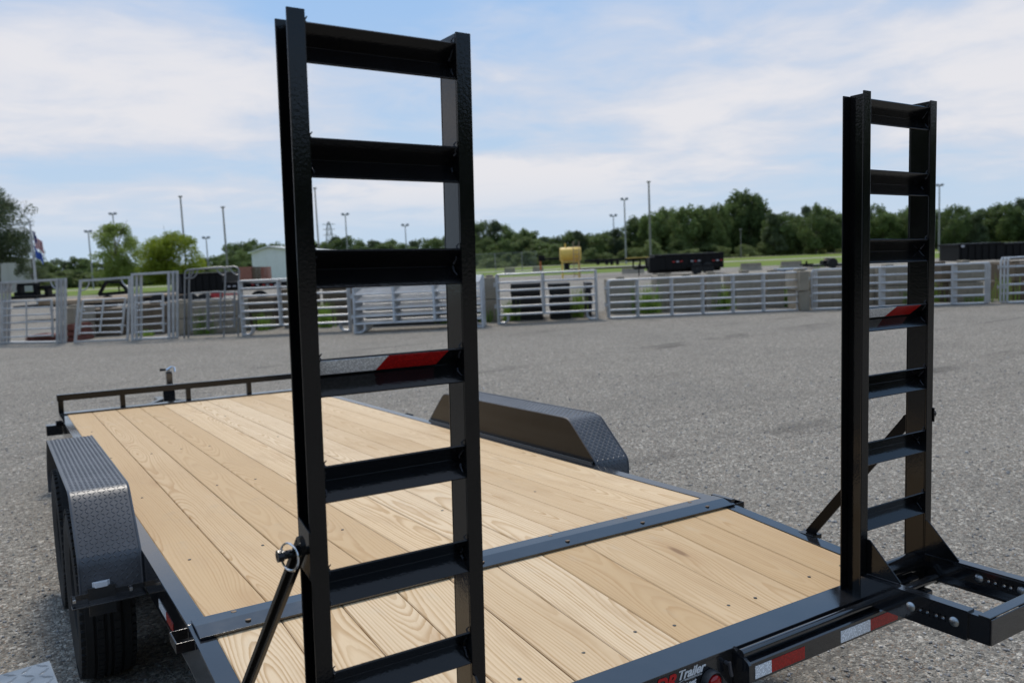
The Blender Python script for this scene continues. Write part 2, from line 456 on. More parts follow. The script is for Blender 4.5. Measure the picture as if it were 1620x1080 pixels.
# ------------------------------------------------------------------ ground
def P3(r, f, z=0): # metres right and ahead of the camera foot
    q = Vector((CAM_LOC.x, CAM_LOC.y, 0)) + RGT * r + FWD * f; q.z = z; return q
def sheet(name, pts, mat, z, label):
    b = MB(); b.add([(p[0], p[1], z) for p in pts], [tuple(range(len(pts)))])
    return tag(b.build(name, mat), label, kind='structure')
g = MB(); g.add([(-1500, -1500, 0), (1500, -1500, 0), (1500, 1500, 0), (-1500, 1500, 0)], [(0, 1, 2, 3)])
tag(g.build('gravel_lot', M_GRAVEL), 'grey gravel lot', kind='structure')
def band(f0, f1, z, jit, seed, r0=-400, r1=400):
    rd = random.Random(seed); n = 60; lo = []; hi = []
    for i in range(n + 1):
        r = r0 + (r1 - r0) * i / n
        lo.append(P3(r, f0 + rd.uniform(-jit, jit))); hi.append(P3(r, f1 + rd.uniform(-jit, jit)))
    return lo + hi[::-1]
sheet('grass_field', band(66, 900, .004, 1.2, 3), M_GRASS, .004, 'mown yellow green field beyond the lot')
sheet('field_road', band(89, 93, .01, .5, 5), M_ROAD, .012, 'pale dirt road crossing the field')
sheet('far_track', band(118, 122, .01, .4, 6), M_ROAD, .012, 'narrow pale track before the trees')

# loose stones on the near gravel: one merged mesh
def stones():
    rd = random.Random(11); vs = []; fs = []
    ico = bmesh.new(); bmesh.ops.create_icosphere(ico, subdivisions=1, radius=1)
    base = [v.co.copy() for v in ico.verts]; tri = [tuple(v.index for v in f.verts) for f in ico.faces]; ico.free()
    for i in range(7500):
        d = 2.2 + 9 * rd.random() ** 1.6
        a = rd.uniform(-.62, .62)
        p = P3(d * math.tan(a) * 1.0, d)
        s = rd.uniform(.0035, .010) * (1 + .5 * (rd.random() < .05))
        rot = Matrix.Rotation(rd.uniform(0, 6.28), 3, 'Z') @ Matrix.Rotation(rd.uniform(0, 6.28), 3, 'X')
        sx = (rd.uniform(.7, 1.5), rd.uniform(.6, 1.2), rd.uniform(.5, .9)); k = len(vs)
        for v in base:
            q = rot @ Vector((v.x*sx[0], v.y*sx[1], v.z*sx[2])) * s * rd.uniform(.85, 1.15)
            vs.append((p.x + q.x, p.y + q.y, q.z * .8 + s * .35))
        fs += [tuple(k + t for t in f) for f in tri]
    me = D.meshes.new('loose_stones'); me.from_pydata(vs, [], fs)
    M = Mat('loose_stone'); v = M.obj()
    c = M.ramp(M.voro(v, 25, out='Color'), [(0, (.12, .118, .115)), (.5, (.27, .262, .255)), (.85, (.42, .41, .40)), (1, (.60, .58, .56))])
    M.set(Base_Color=c, Roughness=.85); me.materials.append(M.m)
    o = D.objects.new('loose_stones', me); COL.objects.link(o); tag(o, 'loose crushed stones on the gravel lot', kind='stuff')
stones()
# ================================================================== EQUIPMENT TRAILER
W, NP = 2.035, 11
L_DECK, D_DOVE, DZ = 5.233, .7956, -.0825
XL, XR_ = -.055, 2.095
TR = Matrix(((0.99974617, 0.0, 0.0225299), (-0.00056776, 0.99968242, 0.02519390), (-0.02252275, -0.02520030, 0.99942867)))
T = thing('flatbed_trailer', 'black flatbed equipment trailer with pine plank deck and two upright loading ramps', 'trailer')
T.matrix_world = Matrix.Translation((0, 0, .66)) @ TR.to_4x4()
SL = math.atan2(DZ, D_DOVE)
def zd(y): return 0.0 if y >= 0 else -y * DZ / D_DOVE

# planks
pw = W / NP
def plank_mesh(y0, y1, slope):
    b = MB(); n = 1
    g_ = .0014
    prof = [(-pw/2 + g_, -.038), (pw/2 - g_, -.038), (pw/2 - g_, -.003), (pw/2 - g_ - .003, 0), (-pw/2 + g_ + .003, 0), (-pw/2 + g_, -.003)]
    b.prism(prof, y0, y1, 'y')
    if slope: b.v = [(x, y, z + zd(y)) for x, y, z in b.v]
    return b.mesh('plank', M_PINE)
pm1, pm2 = plank_mesh(-.04, L_DECK, False), plank_mesh(-D_DOVE, -.052, True)
rd = random.Random(4)
for i in range(NP):
    inst('plank', pm1, T, ((i + .5) * pw, 0, rd.uniform(-.0012, .0008)))
for i in range(NP):
    inst('plank', pm2, T, ((i + .5) * pw, 0, rd.uniform(-.0012, .0008)))
# screws
sm = MB().lathe([(-.001, .0058), (.0010, .0058)], 10, axis='z').mesh('screw', M_HOLE)
for i in range(NP):
    for k, yy in enumerate((-.70, .62, 1.75, 2.9, 4.1)):
        if k and rd.random() < .42: continue
        x = (i + .5) * pw + rd.uniform(-.05, .05) + (.02 if k % 2 else -.02)
        y = yy + rd.uniform(-.02, .02)
        inst('screw', sm, T, (x, y, zd(y)))

# side rails : channels, level part and dovetail part
def rail_side(x0, x1):
    b = MB(); s = 1 if x0 < 0 else -1
    xo, xi = (x0, x1) if x0 < 0 else (x1, x0)     # outer / inner x
    t = .006
    def seg(ya, yb, za, zb):
        h = .128
        # top flange, web, bottom flange as sheared boxes
        for (a, c, lo, hi) in ((xo, xi, -t, .0), (xo, xo + s*t, -h, -t - .0001), (xo, xi, -h - t, -h - .0001)):
            xs = sorted((a, c))
            b.hexa([(xs[0], ya, za+lo), (xs[1], ya, za+lo), (xs[0], yb, zb+lo), (xs[1], yb, zb+lo), (xs[0], ya, za+hi), (xs[1], ya, za+hi), (xs[0], yb, zb+hi), (xs[1], yb, zb+hi)])
    seg(0, 5.36, .002, .002); seg(-.80, -.0005, .002 + DZ*.8/D_DOVE, .002)
    return b
o = rail_side(XL, -.001).build('side_rail', M_FRAME, T, bevel=.0012)
o = rail_side(W + .001, XR_).build('side_rail', M_FRAME, T, bevel=.0012)
# transverse angle over the bend, with bolts
b = MB(); z0 = .0045; t = .006
prof = [(.016, z0), (-.042, z0), (-.109, zd(-.109) + z0), (-.109, zd(-.109) + z0 + t), (-.042, z0 + t), (.016, z0 + t)]
b.prism(prof, XL + .012, W + .048, 'x')
ob = b.build('deck_hinge_strip', M_FRAME, T, bevel=.001)
bolt = MB().lathe([(-.003, .008), (.0008, .0085), (.0014, .006)], 14, axis='z').mesh('countersunk_bolt', M_BOLT, smooth=True)
for x in (.075, .45, .86, 1.22, 1.58, 1.93):
    inst('bolt', bolt, ob, (x, .000, z0 + t)); inst('bolt', bolt, ob, (x + .022, -.078, z0 + t + zd(-.036)), (SL * -1 * -1, 0, 0))
# end bracket at the right end of the strip
b = MB(); b.box(W + .05, XR_ + .012, -.085, .03, -.05, .012); b.build('strip_end_plate', M_FRAME, T, bevel=.002)
# front channel
b = MB(); b.box(XL, XR_, L_DECK + .004, 5.355, .002 + .0, .012); b.box(XL, XR_, 5.349, 5.361, -.13, .0015); b.build('front_channel', M_FRAME, T, bevel=.002)
# front rail
b = MB(); b.box(XL - .008, XR_ + .008, 5.305, 5.355, .112, .164); fr_ = b.build('front_rail', M_BLACK, T, bevel=.003)
pm = MB().box(-.02, .02, -.02, .02, .0125, .1115).mesh('rail_post', M_BLACK, bevel=.002)
for x in (-.036, .435, .975, 1.515, 2.076): inst('rail_post', pm, T, (x, 5.33, 0))
# rear channel: top bar, face plate
RZ = -.080
b = MB()
b.hexa([(XL, -.900, RZ-.013), (XR_, -.900, RZ-.013), (XL, -.7985, RZ-.009), (XR_, -.7985, RZ-.009), (XL, -.900, RZ-.004), (XR_, -.900, RZ-.004), (XL, -.7985, RZ+.001), (XR_, -.7985, RZ+.001)])
b.build('rear_bar', M_FRAME, T, bevel=.002)
b = MB(); b.box(XL, XR_, -.896, -.888, -.205, RZ - .0135); plate = b.build('rear_plate', M_FRAME, T, bevel=.001)
# bumper angle with tapes each side of the middle, end plates
def bumper(xa, xb, sgn):
    b = MB()
    b.prism([(-.895, -.1110), (-.945, -.1135), (-.950, -.1170), (-.950, -.1700), (-.945, -.1700), (-.945, -.1185), (-.895, -.1160)], xa, xb, 'x')
    o = b.build('bumper_angle', M_FRAME, T, bevel=.0008)
    e = MB(); xe = xa if sgn > 0 else xb
    e.prism([(-.897, -.082), (-.949, -.108), (-.956, -.116), (-.956, -.172), (-.897, -.205)], xe - .0105 * sgn, xe - .0005 * sgn, 'x')
    e.build('end_plate', M_FRAME, T, bevel=.001)
    return o
bu1 = bumper(1.215, 2.09, 1); bu2 = bumper(-.05, .80, -1)

def tape_mat(name, c, c2, sx):
    M = Mat(name); v = M.obj(scale=(1, 1, 1))
    d = M.voro(v, 170); d2 = M.voro(v, 210, feature='DISTANCE_TO_EDGE')
    big = M.node('ShaderNodeTexBrick'); M.l.new(M.obj(rot=(radians(90), 0, 0)), big.inputs['Vector'])
    big.inputs['Scale'].default_value = 95; big.inputs['Mortar Size'].default_value = .07
    big.inputs['Color1'].default_value = (*c, 1); big.inputs['Color2'].default_value = (*c2, 1); big.inputs['Mortar'].default_value = (*[x * 1.5 for x in c], 1)
    col = M.mix(M.rng(d, .2, .6, 0, .45), big.outputs[0], tuple(x * .35 for x in c))
    M.set(Base_Color=col, Roughness=.25, Specular_IOR_Level=.6).bump(d, .5, .0008)
    return M.m
M_TW = tape_mat('white_reflective_tape', (.88, .89, .90), (.60, .62, .64), 1)
M_TR = tape_mat('red_reflective_tape', (.42, .008, .006), (.30, .005, .004), 1)
def tape(par, x0, x1, y, zlo, zhi, mat, nm='reflective_tape', skew=0.0):
    b = MB(); t = .0009
    b.hexa([(x0, y - t, zlo), (x1, y - t, zlo), (x0, y, zlo), (x1, y, zlo), (x0 + skew, y - t, zhi), (x1 + skew, y - t, zhi), (x0 + skew, y, zhi), (x1 + skew, y, zhi)])
    return b.build(nm, mat, par)
zt0, zt1 = -.163, -.127
for x0, x1, m in ((1.234, 1.300, M_TW), (1.300, 1.442, M_TR), (1.607, 1.752, M_TW), (1.752, 1.893, M_TR)): 
    lb = tape(bu1, x0, x1, -.9505, zt0, zt1, m); lb['label'] = 'white reflective tape' if m == M_TW else 'red reflective tape'
for x0, x1, m in ((.0, .14, M_TR), (.14, .28, M_TW), (.43, .57, M_TR), (.57, .71, M_TW)): tape(bu2, x0, x1, -.9505, zt0, zt1, m)

# hinge pipe
b = MB(); b.tube([(1.205, -.925, -.094), (2.19, -.925, -.094)], .0135, 14); b.build('hinge_pipe', M_FRAME, T, smooth=True)
b = MB(); b.tube([(-.09, -.925, -.094), (.81, -.925, -.094)], .0135, 14); b.build('hinge_pipe', M_FRAME, T, smooth=True)
# latch pin on the plate
b = MB(); b.tube([(1.175, -.897, -.118), (1.175, -.912, -.118)], .006, 8); b.tube([(1.175, -.912, -.112), (1.177, -.914, -.135), (1.181, -.914, -.152)], .0055, 8); b.build('latch_pin', simple('pin_grey', (.10, .10, .11), .3, .5), T, smooth=True)

# tail lamp
M_LENS = Mat('red_lamp_lens').set(Base_Color=(.32, .006, .006), Roughness=.12, Specular_IOR_Level=.7).m
b = MB(); b.lathe([(-.898, .033), (-.914, .033), (-.920, .029), (-.914, .0245), (-.9135, .001)], 32, (1.112, 0, -.152), 'y')
lamp = b.build('tail_lamp', simple('rubber_grommet', (.03, .03, .032), .45), T, smooth=True)
b = MB(); b.lathe([(-.912, .024), (-.921, .0225), (-.926, .016), (-.928, .004)], 28, (1.112, 0, -.152), 'y'); b.build('lens', M_LENS, lamp, smooth=True)

# dealer decal on the rear plate
def flat(name, col, rough=.4): return Mat(name).set(Base_Color=col, Roughness=rough).m
M_DR, M_DW = flat('decal_red', (.60, .012, .015)), flat('decal_white', (.80, .80, .80))
def text(s, size, x, z, mat, shear=.35, bold=.0, sx=1.0):
    c = D.curves.new('txt', 'FONT'); c.body = s; c.size = size; c.shear = shear; c.offset = bold; c.extrude = .0003; c.space_character = .97
    o = D.objects.new('txt', c); COL.objects.link(o)
    bpy.context.view_layer.update()
    me = D.meshes.new_from_object(o.evaluated_get(bpy.context.evaluated_depsgraph_get()))
    D.objects.remove(o); D.curves.remove(c)
    me.materials.clear(); me.materials.append(mat)
    me.transform(Matrix.Scale(sx, 4, (1, 0, 0)))
    me.transform(Matrix.Rotation(radians(90), 4, 'X'))
    o = D.objects.new('decal_lettering', me); COL.objects.link(o); o.parent = plate; o.location = (x, -.8972, z); return o
text('DR', .050, .912, -.1310, M_DR, .38, .0018, 1.12)
text('Trailer', .035, .994, -.1178, M_DW, .38, .0010, 1.08)
text('DRTrailer.net', .0190, .948, -.1425, M_DW, .25, .0006, 1.1)
b = MB(); b.prism([(1.000, -.1250), (1.018, -.1222), (1.083, -.1216), (1.083, -.1210), (1.018, -.1214), (1.004, -.1235)], -.8978, -.8972, 'y')
for i in range(16): b.hexa([(1.022 + i*.004 + dx, y, z) for z in (-.1255, -.1230) for y in (-.8978, -.8972) for dx in (0, .0018)])
b.build('decal_stripe', M_DW, plate)

# ------------------------------------------------------------------ fenders with tread plate
def fender(x0, x1, inner):
    y0, y1, ya, yb, zt, zb, r = .84, 2.745, 1.075, 2.52, .213, -.006, .06
    path = [(y0 + .002, -.115), (y0, -.004)]
    def arc(cx, cz, rad, a0, a1, n=5): return [(cx + rad*cos(a0 + (a1-a0)*i/n), cz + rad*sin(a0 + (a1-a0)*i/n)) for i in range(n+1)]
    sl = math.atan2(zt - zb, ya - y0)
    prof = [(y0, -.115), (y0, -.03)] + [(y0 + .006, .0), (y0 + .018, .018)]
    k = .05
    prof += [(ya - k*cos(sl), zt - k*sin(sl)), (ya - .012, zt - .014), (ya + .012, zt - .003), (ya + .05, zt)]
    m = (y0 + y1) / 2
    prof += [(2*m - y, z) for y, z in prof[::-1]]
    t = .004; b = MB()
    n = len(prof)
    inn = []
    for i, (y, z) in enumerate(prof):
        p, q = prof[max(0, i-1)], prof[min(n-1, i+1)]
        d = Vector((q[0]-p[0], q[1]-p[1])).normalized(); inn.append((y + d[1]*t, z - d[0]*t))
    b.prism(prof + inn[::-1], x0, x1, 'x')
    # rolled lip on both edges
    for x in (x0, x1):
        b.tube([(x, y, z) for y, z in prof], .0045, 6)
    f = b.build('fender', M_FEND, T, smooth=True)
    # lozenge bars standing proud of the plate
    q = MB(); cum = [0]
    for i in range(1, n): cum.append(cum[-1] + math.dist(prof[i], prof[i-1]))
    def at(s_):
        for i in range(1, n):
            if s_ <= cum[i]:
                u = (s_ - cum[i-1]) / (cum[i] - cum[i-1]); a, c = prof[i-1], prof[i]
                d = Vector((c[0]-a[0], c[1]-a[1])).normalized()
                return Vector((0, a[0] + u*(c[0]-a[0]), a[1] + u*(c[1]-a[1]))), Vector((0, d[0], d[1]))
    p_ = .0175; ns = int(cum[-1] / p_); nx = int((x1 - x0 - .012) / p_)
    for i in range(ns):
        P, tg = at((i + .6) * p_); nr = Vector((0, -tg.z, tg.y)) * (1 if True else -1)
        if nr.z < 0 and abs(nr.z) > .3: nr = -nr
        if i * p_ < .1: nr = Vector((0, -1, 0))
        if (ns - i) * p_ < .1: nr = Vector((0, 1, 0))
        for j in range(nx):
            a = 1 if (i + j) % 2 else -1
            c = P + Vector((x0 + .016 + j * p_ , 0, 0))
            d1 = (Vector((1, 0, 0)) * .7071 + tg * .7071 * a) * .0098; d2 = (Vector((1, 0, 0)) * .7071 - tg * .7071 * a) * .0028
            vs = [c + d1, c + d2, c - d1, c - d2, c + nr*.0017 + d1*.45, c + nr*.0017 + d2*.3, c + nr*.0017 - d1*.45, c + nr*.0017 - d2*.3]
            q.add(vs, [(4, 5, 6, 7), (0, 1, 5, 4), (1, 2, 6, 5), (2, 3, 7, 6), (3, 0, 4, 7)])
    tag(q.build('tread_bars', M_FEND, f), kind='stuff')
    if inner is not None:
        s = MB(); pr = [(y, z) for y, z in prof if z > -.03]; pr = [(pr[0][0], -.012)] + pr + [(pr[-1][0], -.012)]
        s.prism(pr, inner - .0015, inner + .0015, 'x'); s.build('inner_skirt', M_BLACKSMOOTH, f)
        s = MB(); s.box(inner - .016, inner - .002, .86, 2.73, -.002, .012); s.build('skirt_flange', M_FRAME, f, bevel=.002)
    return f
M_BLACKSMOOTH = black_coat('smooth_black_panel', peel=.04, col=(.006, .006, .006), rough=.12, spec=.24)
fender(-.268, -.060, -.0625)
fender(2.1035, 2.313, 2.1025)

# ------------------------------------------------------------------ wheels
M_RIM = simple('dark_rim_paint', (.05, .05, .052), .4, .3)
def wheel(x, y, z):
    hub = thing('wheel', None, None); hub.parent = T; hub.location = (x, y, z)
    b = MB(); w = .102
    prof = [(-.07, .195), (-.088, .205), (-.101, .26), (-.103, .29), (-.097, .325), (-.086, .343)]
    xs = [-.086, -.055, -.052, -.043, -.040, -.017, -.0135, -.0045, -.001, .001]
    for a, r in ((-.080, .3505), (-.054, .3550), (-.052, .3465), (-.044, .3465), (-.042, .3570), (-.018, .3590), (-.016, .3500), (-.007, .3500), (-.005, .3600)):
        prof.append((a, r))
    prof += [(-a, r) for a, r in prof[::-1]]
    b.lathe(prof, 72, axis='x'); ty = b.build('tyre', M_RUBBER, hub, smooth=True)
    l = MB()
    for k in range(60):
        a = 2*pi*k/60; 
        for s in (-1, 1):
            M_ = Matrix.Rotation(a + s*.02, 4, 'X')
            l.box(min(s*.099, s*.080), max(s*.099, s*.080), -.0115, .0115, .330, .3475, M_)
            l.box(min(s*.0415, s*.018), max(s*.0415, s*.018), -.014, .014, .352, .3612, M_)
    tag(l.build('tread_blocks', M_RUBBER, ty), kind='stuff')
    b = MB(); b.lathe([(-.072, .194), (-.06, .18), (-.03, .165), (-.025, .06), (-.05, .055), (-.05, .03), (-.02, .03), (.05, .18), (.072, .194)], 40, axis='x'); b.build('rim', M_RIM, hub, smooth=True)
for x in (-.168, 2.208):
    for y, z in ((1.37, -.270), (2.215, -.248)): wheel(x, y, z - (.0 if x < 1 else -.05))
# axles and springs
for y, z in ((1.37, -.27), (2.215, -.25)): MB().tube([(-.07, y, z), (2.1, y, z + .045)], .035, 12).build('axle', M_DARK, T, smooth=True)
for x in (-.028, 2.06):
    for y in (1.37, 2.215):
        MB().prism([(y-.36, -.15), (y, -.225), (y+.36, -.15), (y+.36, -.165), (y, -.25), (y-.36, -.165)], x-.022, x+.022, 'x').build('leaf_spring', M_DARK, T)
# cross members
cm = MB().box(0, W, -.025, .025, -.13, -.041).mesh('cross_member', M_FRAME)
for k in range(11): inst('cross_member', cm, T, (0, .2 + k * .5, 0))
# light bracket behind the left fender
def bracket(s, xo):
    X = lambda a: xo + s * a
    b = MB()
    b.box(min(X(-.245), X(.0)), max(X(-.245), X(.0)), .842, .846, -.15, -.116)
    b.box(min(X(-.245), X(.0)), max(X(-.245), X(.0)), .80, .8415, -.154, -.149)
    b.box(min(X(-.19), X(-.10)), max(X(-.19), X(-.10)), .828, .838, -.20, -.095)
    br = b.build('fender_bracket', M_FRAME, T, bevel=.001)
    for a, zz in ((-.048, -.128), (-.235, -.131)):
        q = MB(); q.box(X(a)-.0055, X(a)+.0055, .822, .840, zz-.006, zz+.006); q.build('bolt_head', M_CHROME, br, bevel=.001)
    q = MB(); q.hexa([(X(-.145)+sx*w, y, -.088+zz) for zz, in ((-.011,), (.011,)) for y, w in ((.826, 0), (.838, 0)) for sx, w in ((-1, .030 if y > .83 else .020), (1, .030 if y > .83 else .020))])
    q.build('marker_light', Mat('clear_lens').set(Base_Color=(.75, .76, .78), Roughness=.12, Specular_IOR_Level=.8).m, br, bevel=.002)
bracket(1, -.055); bracket(-1, 2.095)
# stake pocket and side tapes
def stake(x, s, y):
    b = MB(); t = .004
    xo = x + s * .05; a, c = sorted((x + s*.001, xo))
    b.box(a, c, y - .05, y - .046, -.034, -.004); b.box(a, c, y + .046, y + .05, -.034, -.004)
    q = sorted((xo, xo - s * t)); b.box(q[0], q[1], y - .0455, y + .0455, -.034, -.004)
    b.build('stake_pocket', M_BLACK, T, bevel=.0012)
stake(XL, -1, -.05); stake(XR_, 1, -.05)
stake(XL, -1, 3.15); stake(XR_, 1, 3.15); stake(XL, -1, 4.9); stake(XR_, 1, 4.9)
for s, x in ((-1, XL), (1, XR_)):
    for y0, y1, m in ((.37, .51, M_TW), (.25, .37, M_TR), (-.33, -.21, M_TW), (-.45, -.33, M_TR)):
        b = MB(); xs = sorted((x + s*.0006, x + s*.0016)); 
        b.hexa([(xx, yy, zd(yy) + zz) for zz in (-.108, -.078) for yy in (y0, y1) for xx in xs]); b.build('side_tape', m, T)
# rub bar stub ahead of the fender
b = MB(); b.box(-.17, -.057, 4.93, 5.05, -.115, -.035); b.build('step_bracket', M_FRAME, T, bevel=.003)
# tongue, coupler and jack
b = MB(); b.sq((.10, 5.30, -.20), (1.0, 7.0, -.20), .05, .10); b.sq((1.94, 5.30, -.20), (1.04, 7.0, -.20), .05, .10); b.sq((1.02, 6.95, -.19), (1.02, 7.3, -.19), .08, .07)
b.build('tongue', M_FRAME, T, bevel=.003)
b = MB(); b.sq((.985, 6.3, -.55), (.985, 6.3, .185), .055, .055); b.tube([(.985, 6.3, .185), (.985, 6.3, .20)], .03, 12); b.box(.955, 1.015, 6.2, 6.27, -.13, .03)
b.box(1.03, 1.30, 6.22, 6.26, .03, .065); b.sq((.93, 6.22, -.10), (.93, 6.22, .075), .05, .03)
j = b.build('tongue_jack', M_FRAME, T, bevel=.003)
b = MB(); b.tube([(.96, 6.28, .215), (1.01, 6.28, .245), (1.035, 6.26, .235), (1.035, 6.25, .195)], .011, 8); b.tube([(.985, 6.3, .20), (.985, 6.3, .235)], .015, 8); b.build('crank', M_CHROME, j, smooth=True)
b = MB(); b.tube([(.90, 6.28, .225), (.955, 6.28, .222)], .016, 8, r2=.012); b.build('crank_grip', M_DARK, j, smooth=True)

# ------------------------------------------------------------------ loading ramps
def ramp(xl, yb, z0, tau, wi, wL, side, white_first=True):
    """xl: inner face of the left rail; the ramp folds about the hinge pipe"""
    R_ = thing('loading_ramp', None, None); R_.parent = T
    R_.location = (xl, yb, z0); R_.rotation_euler = (-tau, 0, 0)
    s_, fw, dw, t = .2113, .0351, .0745, .005
    top = 7*s_ + .0701 + .024; bot = -.035
    for sg, x0 in ((-1, 0.0), (1, wi)):
        b = MB(); xo = x0 + sg * fw
        a, c = sorted((x0, xo)); wa, wc = sorted((x0, x0 + sg * t))
        b.box(a, c, 0, t, bot, top - (0 if sg < 0 else .0)); b.box(wa, wc, t + .0002, dw - t - .0002, bot, top - .002); b.box(a, c, dw - t, dw, bot, top - .004)
        b.build('side_rail', M_BLACK, R_, bevel=.0016)
    # rungs: angle iron, open side towards the rear
    leg = .0496; d = leg * .7071; tt = .0042
    prof = [(0, leg*.7071*2), (d, d), (0, 0), (-tt*.0 + tt*1.0, -tt*.0 - .0)]
    def V(yy, zz): return (yy, zz)
    c_ = tt * 1.4142
    prof = [(-.001, 2*d), (d - .001, d), (-.001, 0), (c_*.5 - .001, -c_*.5), (d + c_ - .001, d), (c_*.5 - .001, 2*d + c_*.5)]
    rm = MB().prism([(y + .003, z) for y, z in prof], .0008, wi - .0008, 'x').mesh('rung', M_BLACK, bevel=.0007)
    rungs = []
    for n in range(1, 9):
        if n == 8: continue
        rungs.append(inst('rung', rm, R_, (0, 0, (8 - n) * s_)))
    # reflective tape on the fourth rung, on the upper flange
    def tp(x0, x1, m, sk, nm):
        b = MB(); e = .0008
        f0, f1 = .97, .10     # fraction of the flange from the corner
        def P(x, f, off): # along upper flange: corner (d,d) -> (0,2d)
            y = .002 + d*(1-f); z = d + d*f
            return (x, y - off*.7071 - .0004, z - off*.7071)
        vs = []
        for off in (0.0, e):
            for f in (f1, f0):
                for k, x in enumerate((x0, x1)):
                    s2 = sk * (f - .5) if ((k == 0 and x0 > .01) or (k == 1)) else 0
                    vs.append(P(x + s2, f, off))
        b.add(vs, [(0, 2, 3, 1), (4, 5, 7, 6), (0, 1, 5, 4), (2, 6, 7, 3), (0, 4, 6, 2), (1, 3, 7, 5)])
        o = b.build('reflective_tape', m, rungs[3]); o['label'] = nm
    tp(.002, .135, M_TW, .018, 'white reflective tape'); tp(.1355, .272, M_TR, .018, 'red reflective tape')
    # weld runs at the rung ends
    w = MB(); rr = random.Random(5)
    for n in range(1, 8):
        zz = (8 - n) * s_
        for x in (wi - .004, .004):
            for (ya, za, yb_, zb_) in ((d, d, .004, 2*d), (d, d, .004, .002)):
                pts = [(x + rr.uniform(-.003, .003), ya + (yb_-ya)*k/7 - .003, za + (zb_-za)*k/7) for k in range(8)]
                k0 = rr.randint(0, 4); w.tube(pts[k0:k0 + rr.randint(3, 5)], .0030, 6, r2=.0016)
            w.tube([(x, .008, 2*d + .001), (x - .002, .010, 2*d + .007), (x + .002, .006, 2*d + .013)], .0028, 5, r2=.0012)
        w.v = w.v
        # shift this rung's beads to its height
        cnt = getattr(w, 'done', 0)
        w.v = w.v[:cnt] + [(x, y, z + zz) for x, y, z in w.v[cnt:]]; w.done = len(w.v)
    tag(w.build('weld_beads', M_WELD, R_, smooth=True), kind='stuff')
    # cross tube at the foot
    b = MB(); b.tube([(.001, .036, .032), (wi - .001, .036, .032)], .035, 20); b.build('foot_tube', M_BLACK, R_, smooth=True)
    # hinge lugs around the pipe
    for x in (-.030, wi + .012):
        b = MB()
        prf = [(-.048, .012), (-.048, -.02)]
        b.prism([(.004, .03), (-.022, .03), (-.046, .004), (-.046, -.012), (-.036, -.026), (-.016, -.030), (.004, -.02)], x, x + .018, 'x')
        b.build('hinge_lug', M_BLACK, R_, bevel=.002)
    # extension legs: outer channels, inner channels, end bar
    zt, zb = .0735, -.012       # top and bottom of the leg, local
    LH = zt - zb
    def holed(b, x, ya, yb2, za, zb2, t, holes, r):
        """plate in the yz plane, thickness t from x, with round holes"""
        zc_ = (za + zb2) / 2; h = .009
        ys = sorted(holes)
        cur = ya
        def bx(y0, y1, z0_, z1_):
            if y1 - y0 > 1e-5 and z1_ - z0_ > 1e-5: b.box(min(x, x+t), max(x, x+t), y0, y1, z0_, z1_)
        for hy in ys:
            bx(cur, hy - h, za, zb2); bx(hy - h, hy + h, za, zc_ - h); bx(hy - h, hy + h, zc_ + h, zb2)
            cur = hy + h
            N = 8; vs = []
            for xx in (x, x + t):
                sqp = []
                for k in range(N):
                    a = 2*pi*k/N + pi/N; m_ = max(abs(cos(a)), abs(sin(a)))
                    sqp.append((xx, hy + h*cos(a)/m_, zc_ + h*sin(a)/m_))
                vs += sqp + [(xx, hy + r*cos(2*pi*k/N + pi/N), zc_ + r*sin(2*pi*k/N + pi/N)) for k in range(N)]
            fs = []
            for k in range(N):
                l = (k+1) % N
                fs += [(k, l, N+l, N+k), (2*N+k, 3*N+k, 3*N+l, 2*N+l), (N+k, N+l, 3*N+l, 3*N+k)]
            b.add(vs, fs)
        bx(cur, yb2, za, zb2)
    hy = [-.198, -.219, -.246, -.266]
    for sg, xo, xi in ((-1, -.0351, .0), (1, wi + .0351, wi)):
        b = MB()
        a, c = sorted((xo, xi))
        holed(b, xo, -.336, -.0005, zb + .0052, zt - .0052, -sg * .005, hy, .0045)
        b.box(a, c, -.336, -.0005, zt - .005, zt); b.box(a, c, -.336, -.0005, zb, zb + .005)
        oc = b.build('extension_channel', M_FRAME, R_, bevel=.0)
        b = MB(); xo2 = xo - sg * .0055; a, c = sorted((xo2, xi - sg*.004))
        holed(b, xo2, -.395, -.10, zb + .0102, zt - .0102, -sg * .0045, hy, .0045)
        b.box(a, c, -.395, -.10, zt - .010, zt - .0055); b.box(a, c, -.395, -.10, zb + .0055, zb + .010)
        b.build('inner_leg', M_FRAME, R_)
        for yy in (-.168, -.299):
            q = MB(); zc_ = (zt + zb) / 2
            for s2 in (sg, -sg):
                x_ = xo if s2 == sg else xo2 - sg*.0045
                q.lathe([(x_ + s2*.0002, .0145), (x_ + s2*.002, .0142), (x_ + s2*.005, .011), (x_ + s2*.0072, .005), (x_ + s2*.0076, .0005)], 20, (0, yy, zc_), 'x')
            q.build('carriage_bolt', M_ZINCB, oc, smooth=True)
        # gusset
        q = MB(); xg = (xi - .005, xi) if sg < 0 else (xi, xi + .005)
        q.prism([(-.001, zt + .001), (-.001, .186), (-.010, .186), (-.115, zt + .006), (-.115, zt + .001)], *xg, 'x'); q.build('gusset', M_BLACK, R_, bevel=.0008)
        q = MB(); rr = random.Random(8)
        q.tube([(xi + sg*.006, -.006 - .015*k, zt + .0015 + rr.uniform(-.0004, .0004)) for k in range(8)], .0028, 6)
        tag(q.build('weld_beads', M_WELD, R_, smooth=True), kind='stuff')
    b = MB(); b.box(-.0295, wi + .0295, -.400, -.3955, zb + .0055, zt - .0055); b.box(-.0295, wi + .0295, -.3952, -.362, zt - .0055, zt - .0012); 
    b.build('end_bar', M_FRAME, R_, bevel=.003)
    # support brace with its pin bracket on the outer side
    xo = -fw if side < 0 else wi + fw
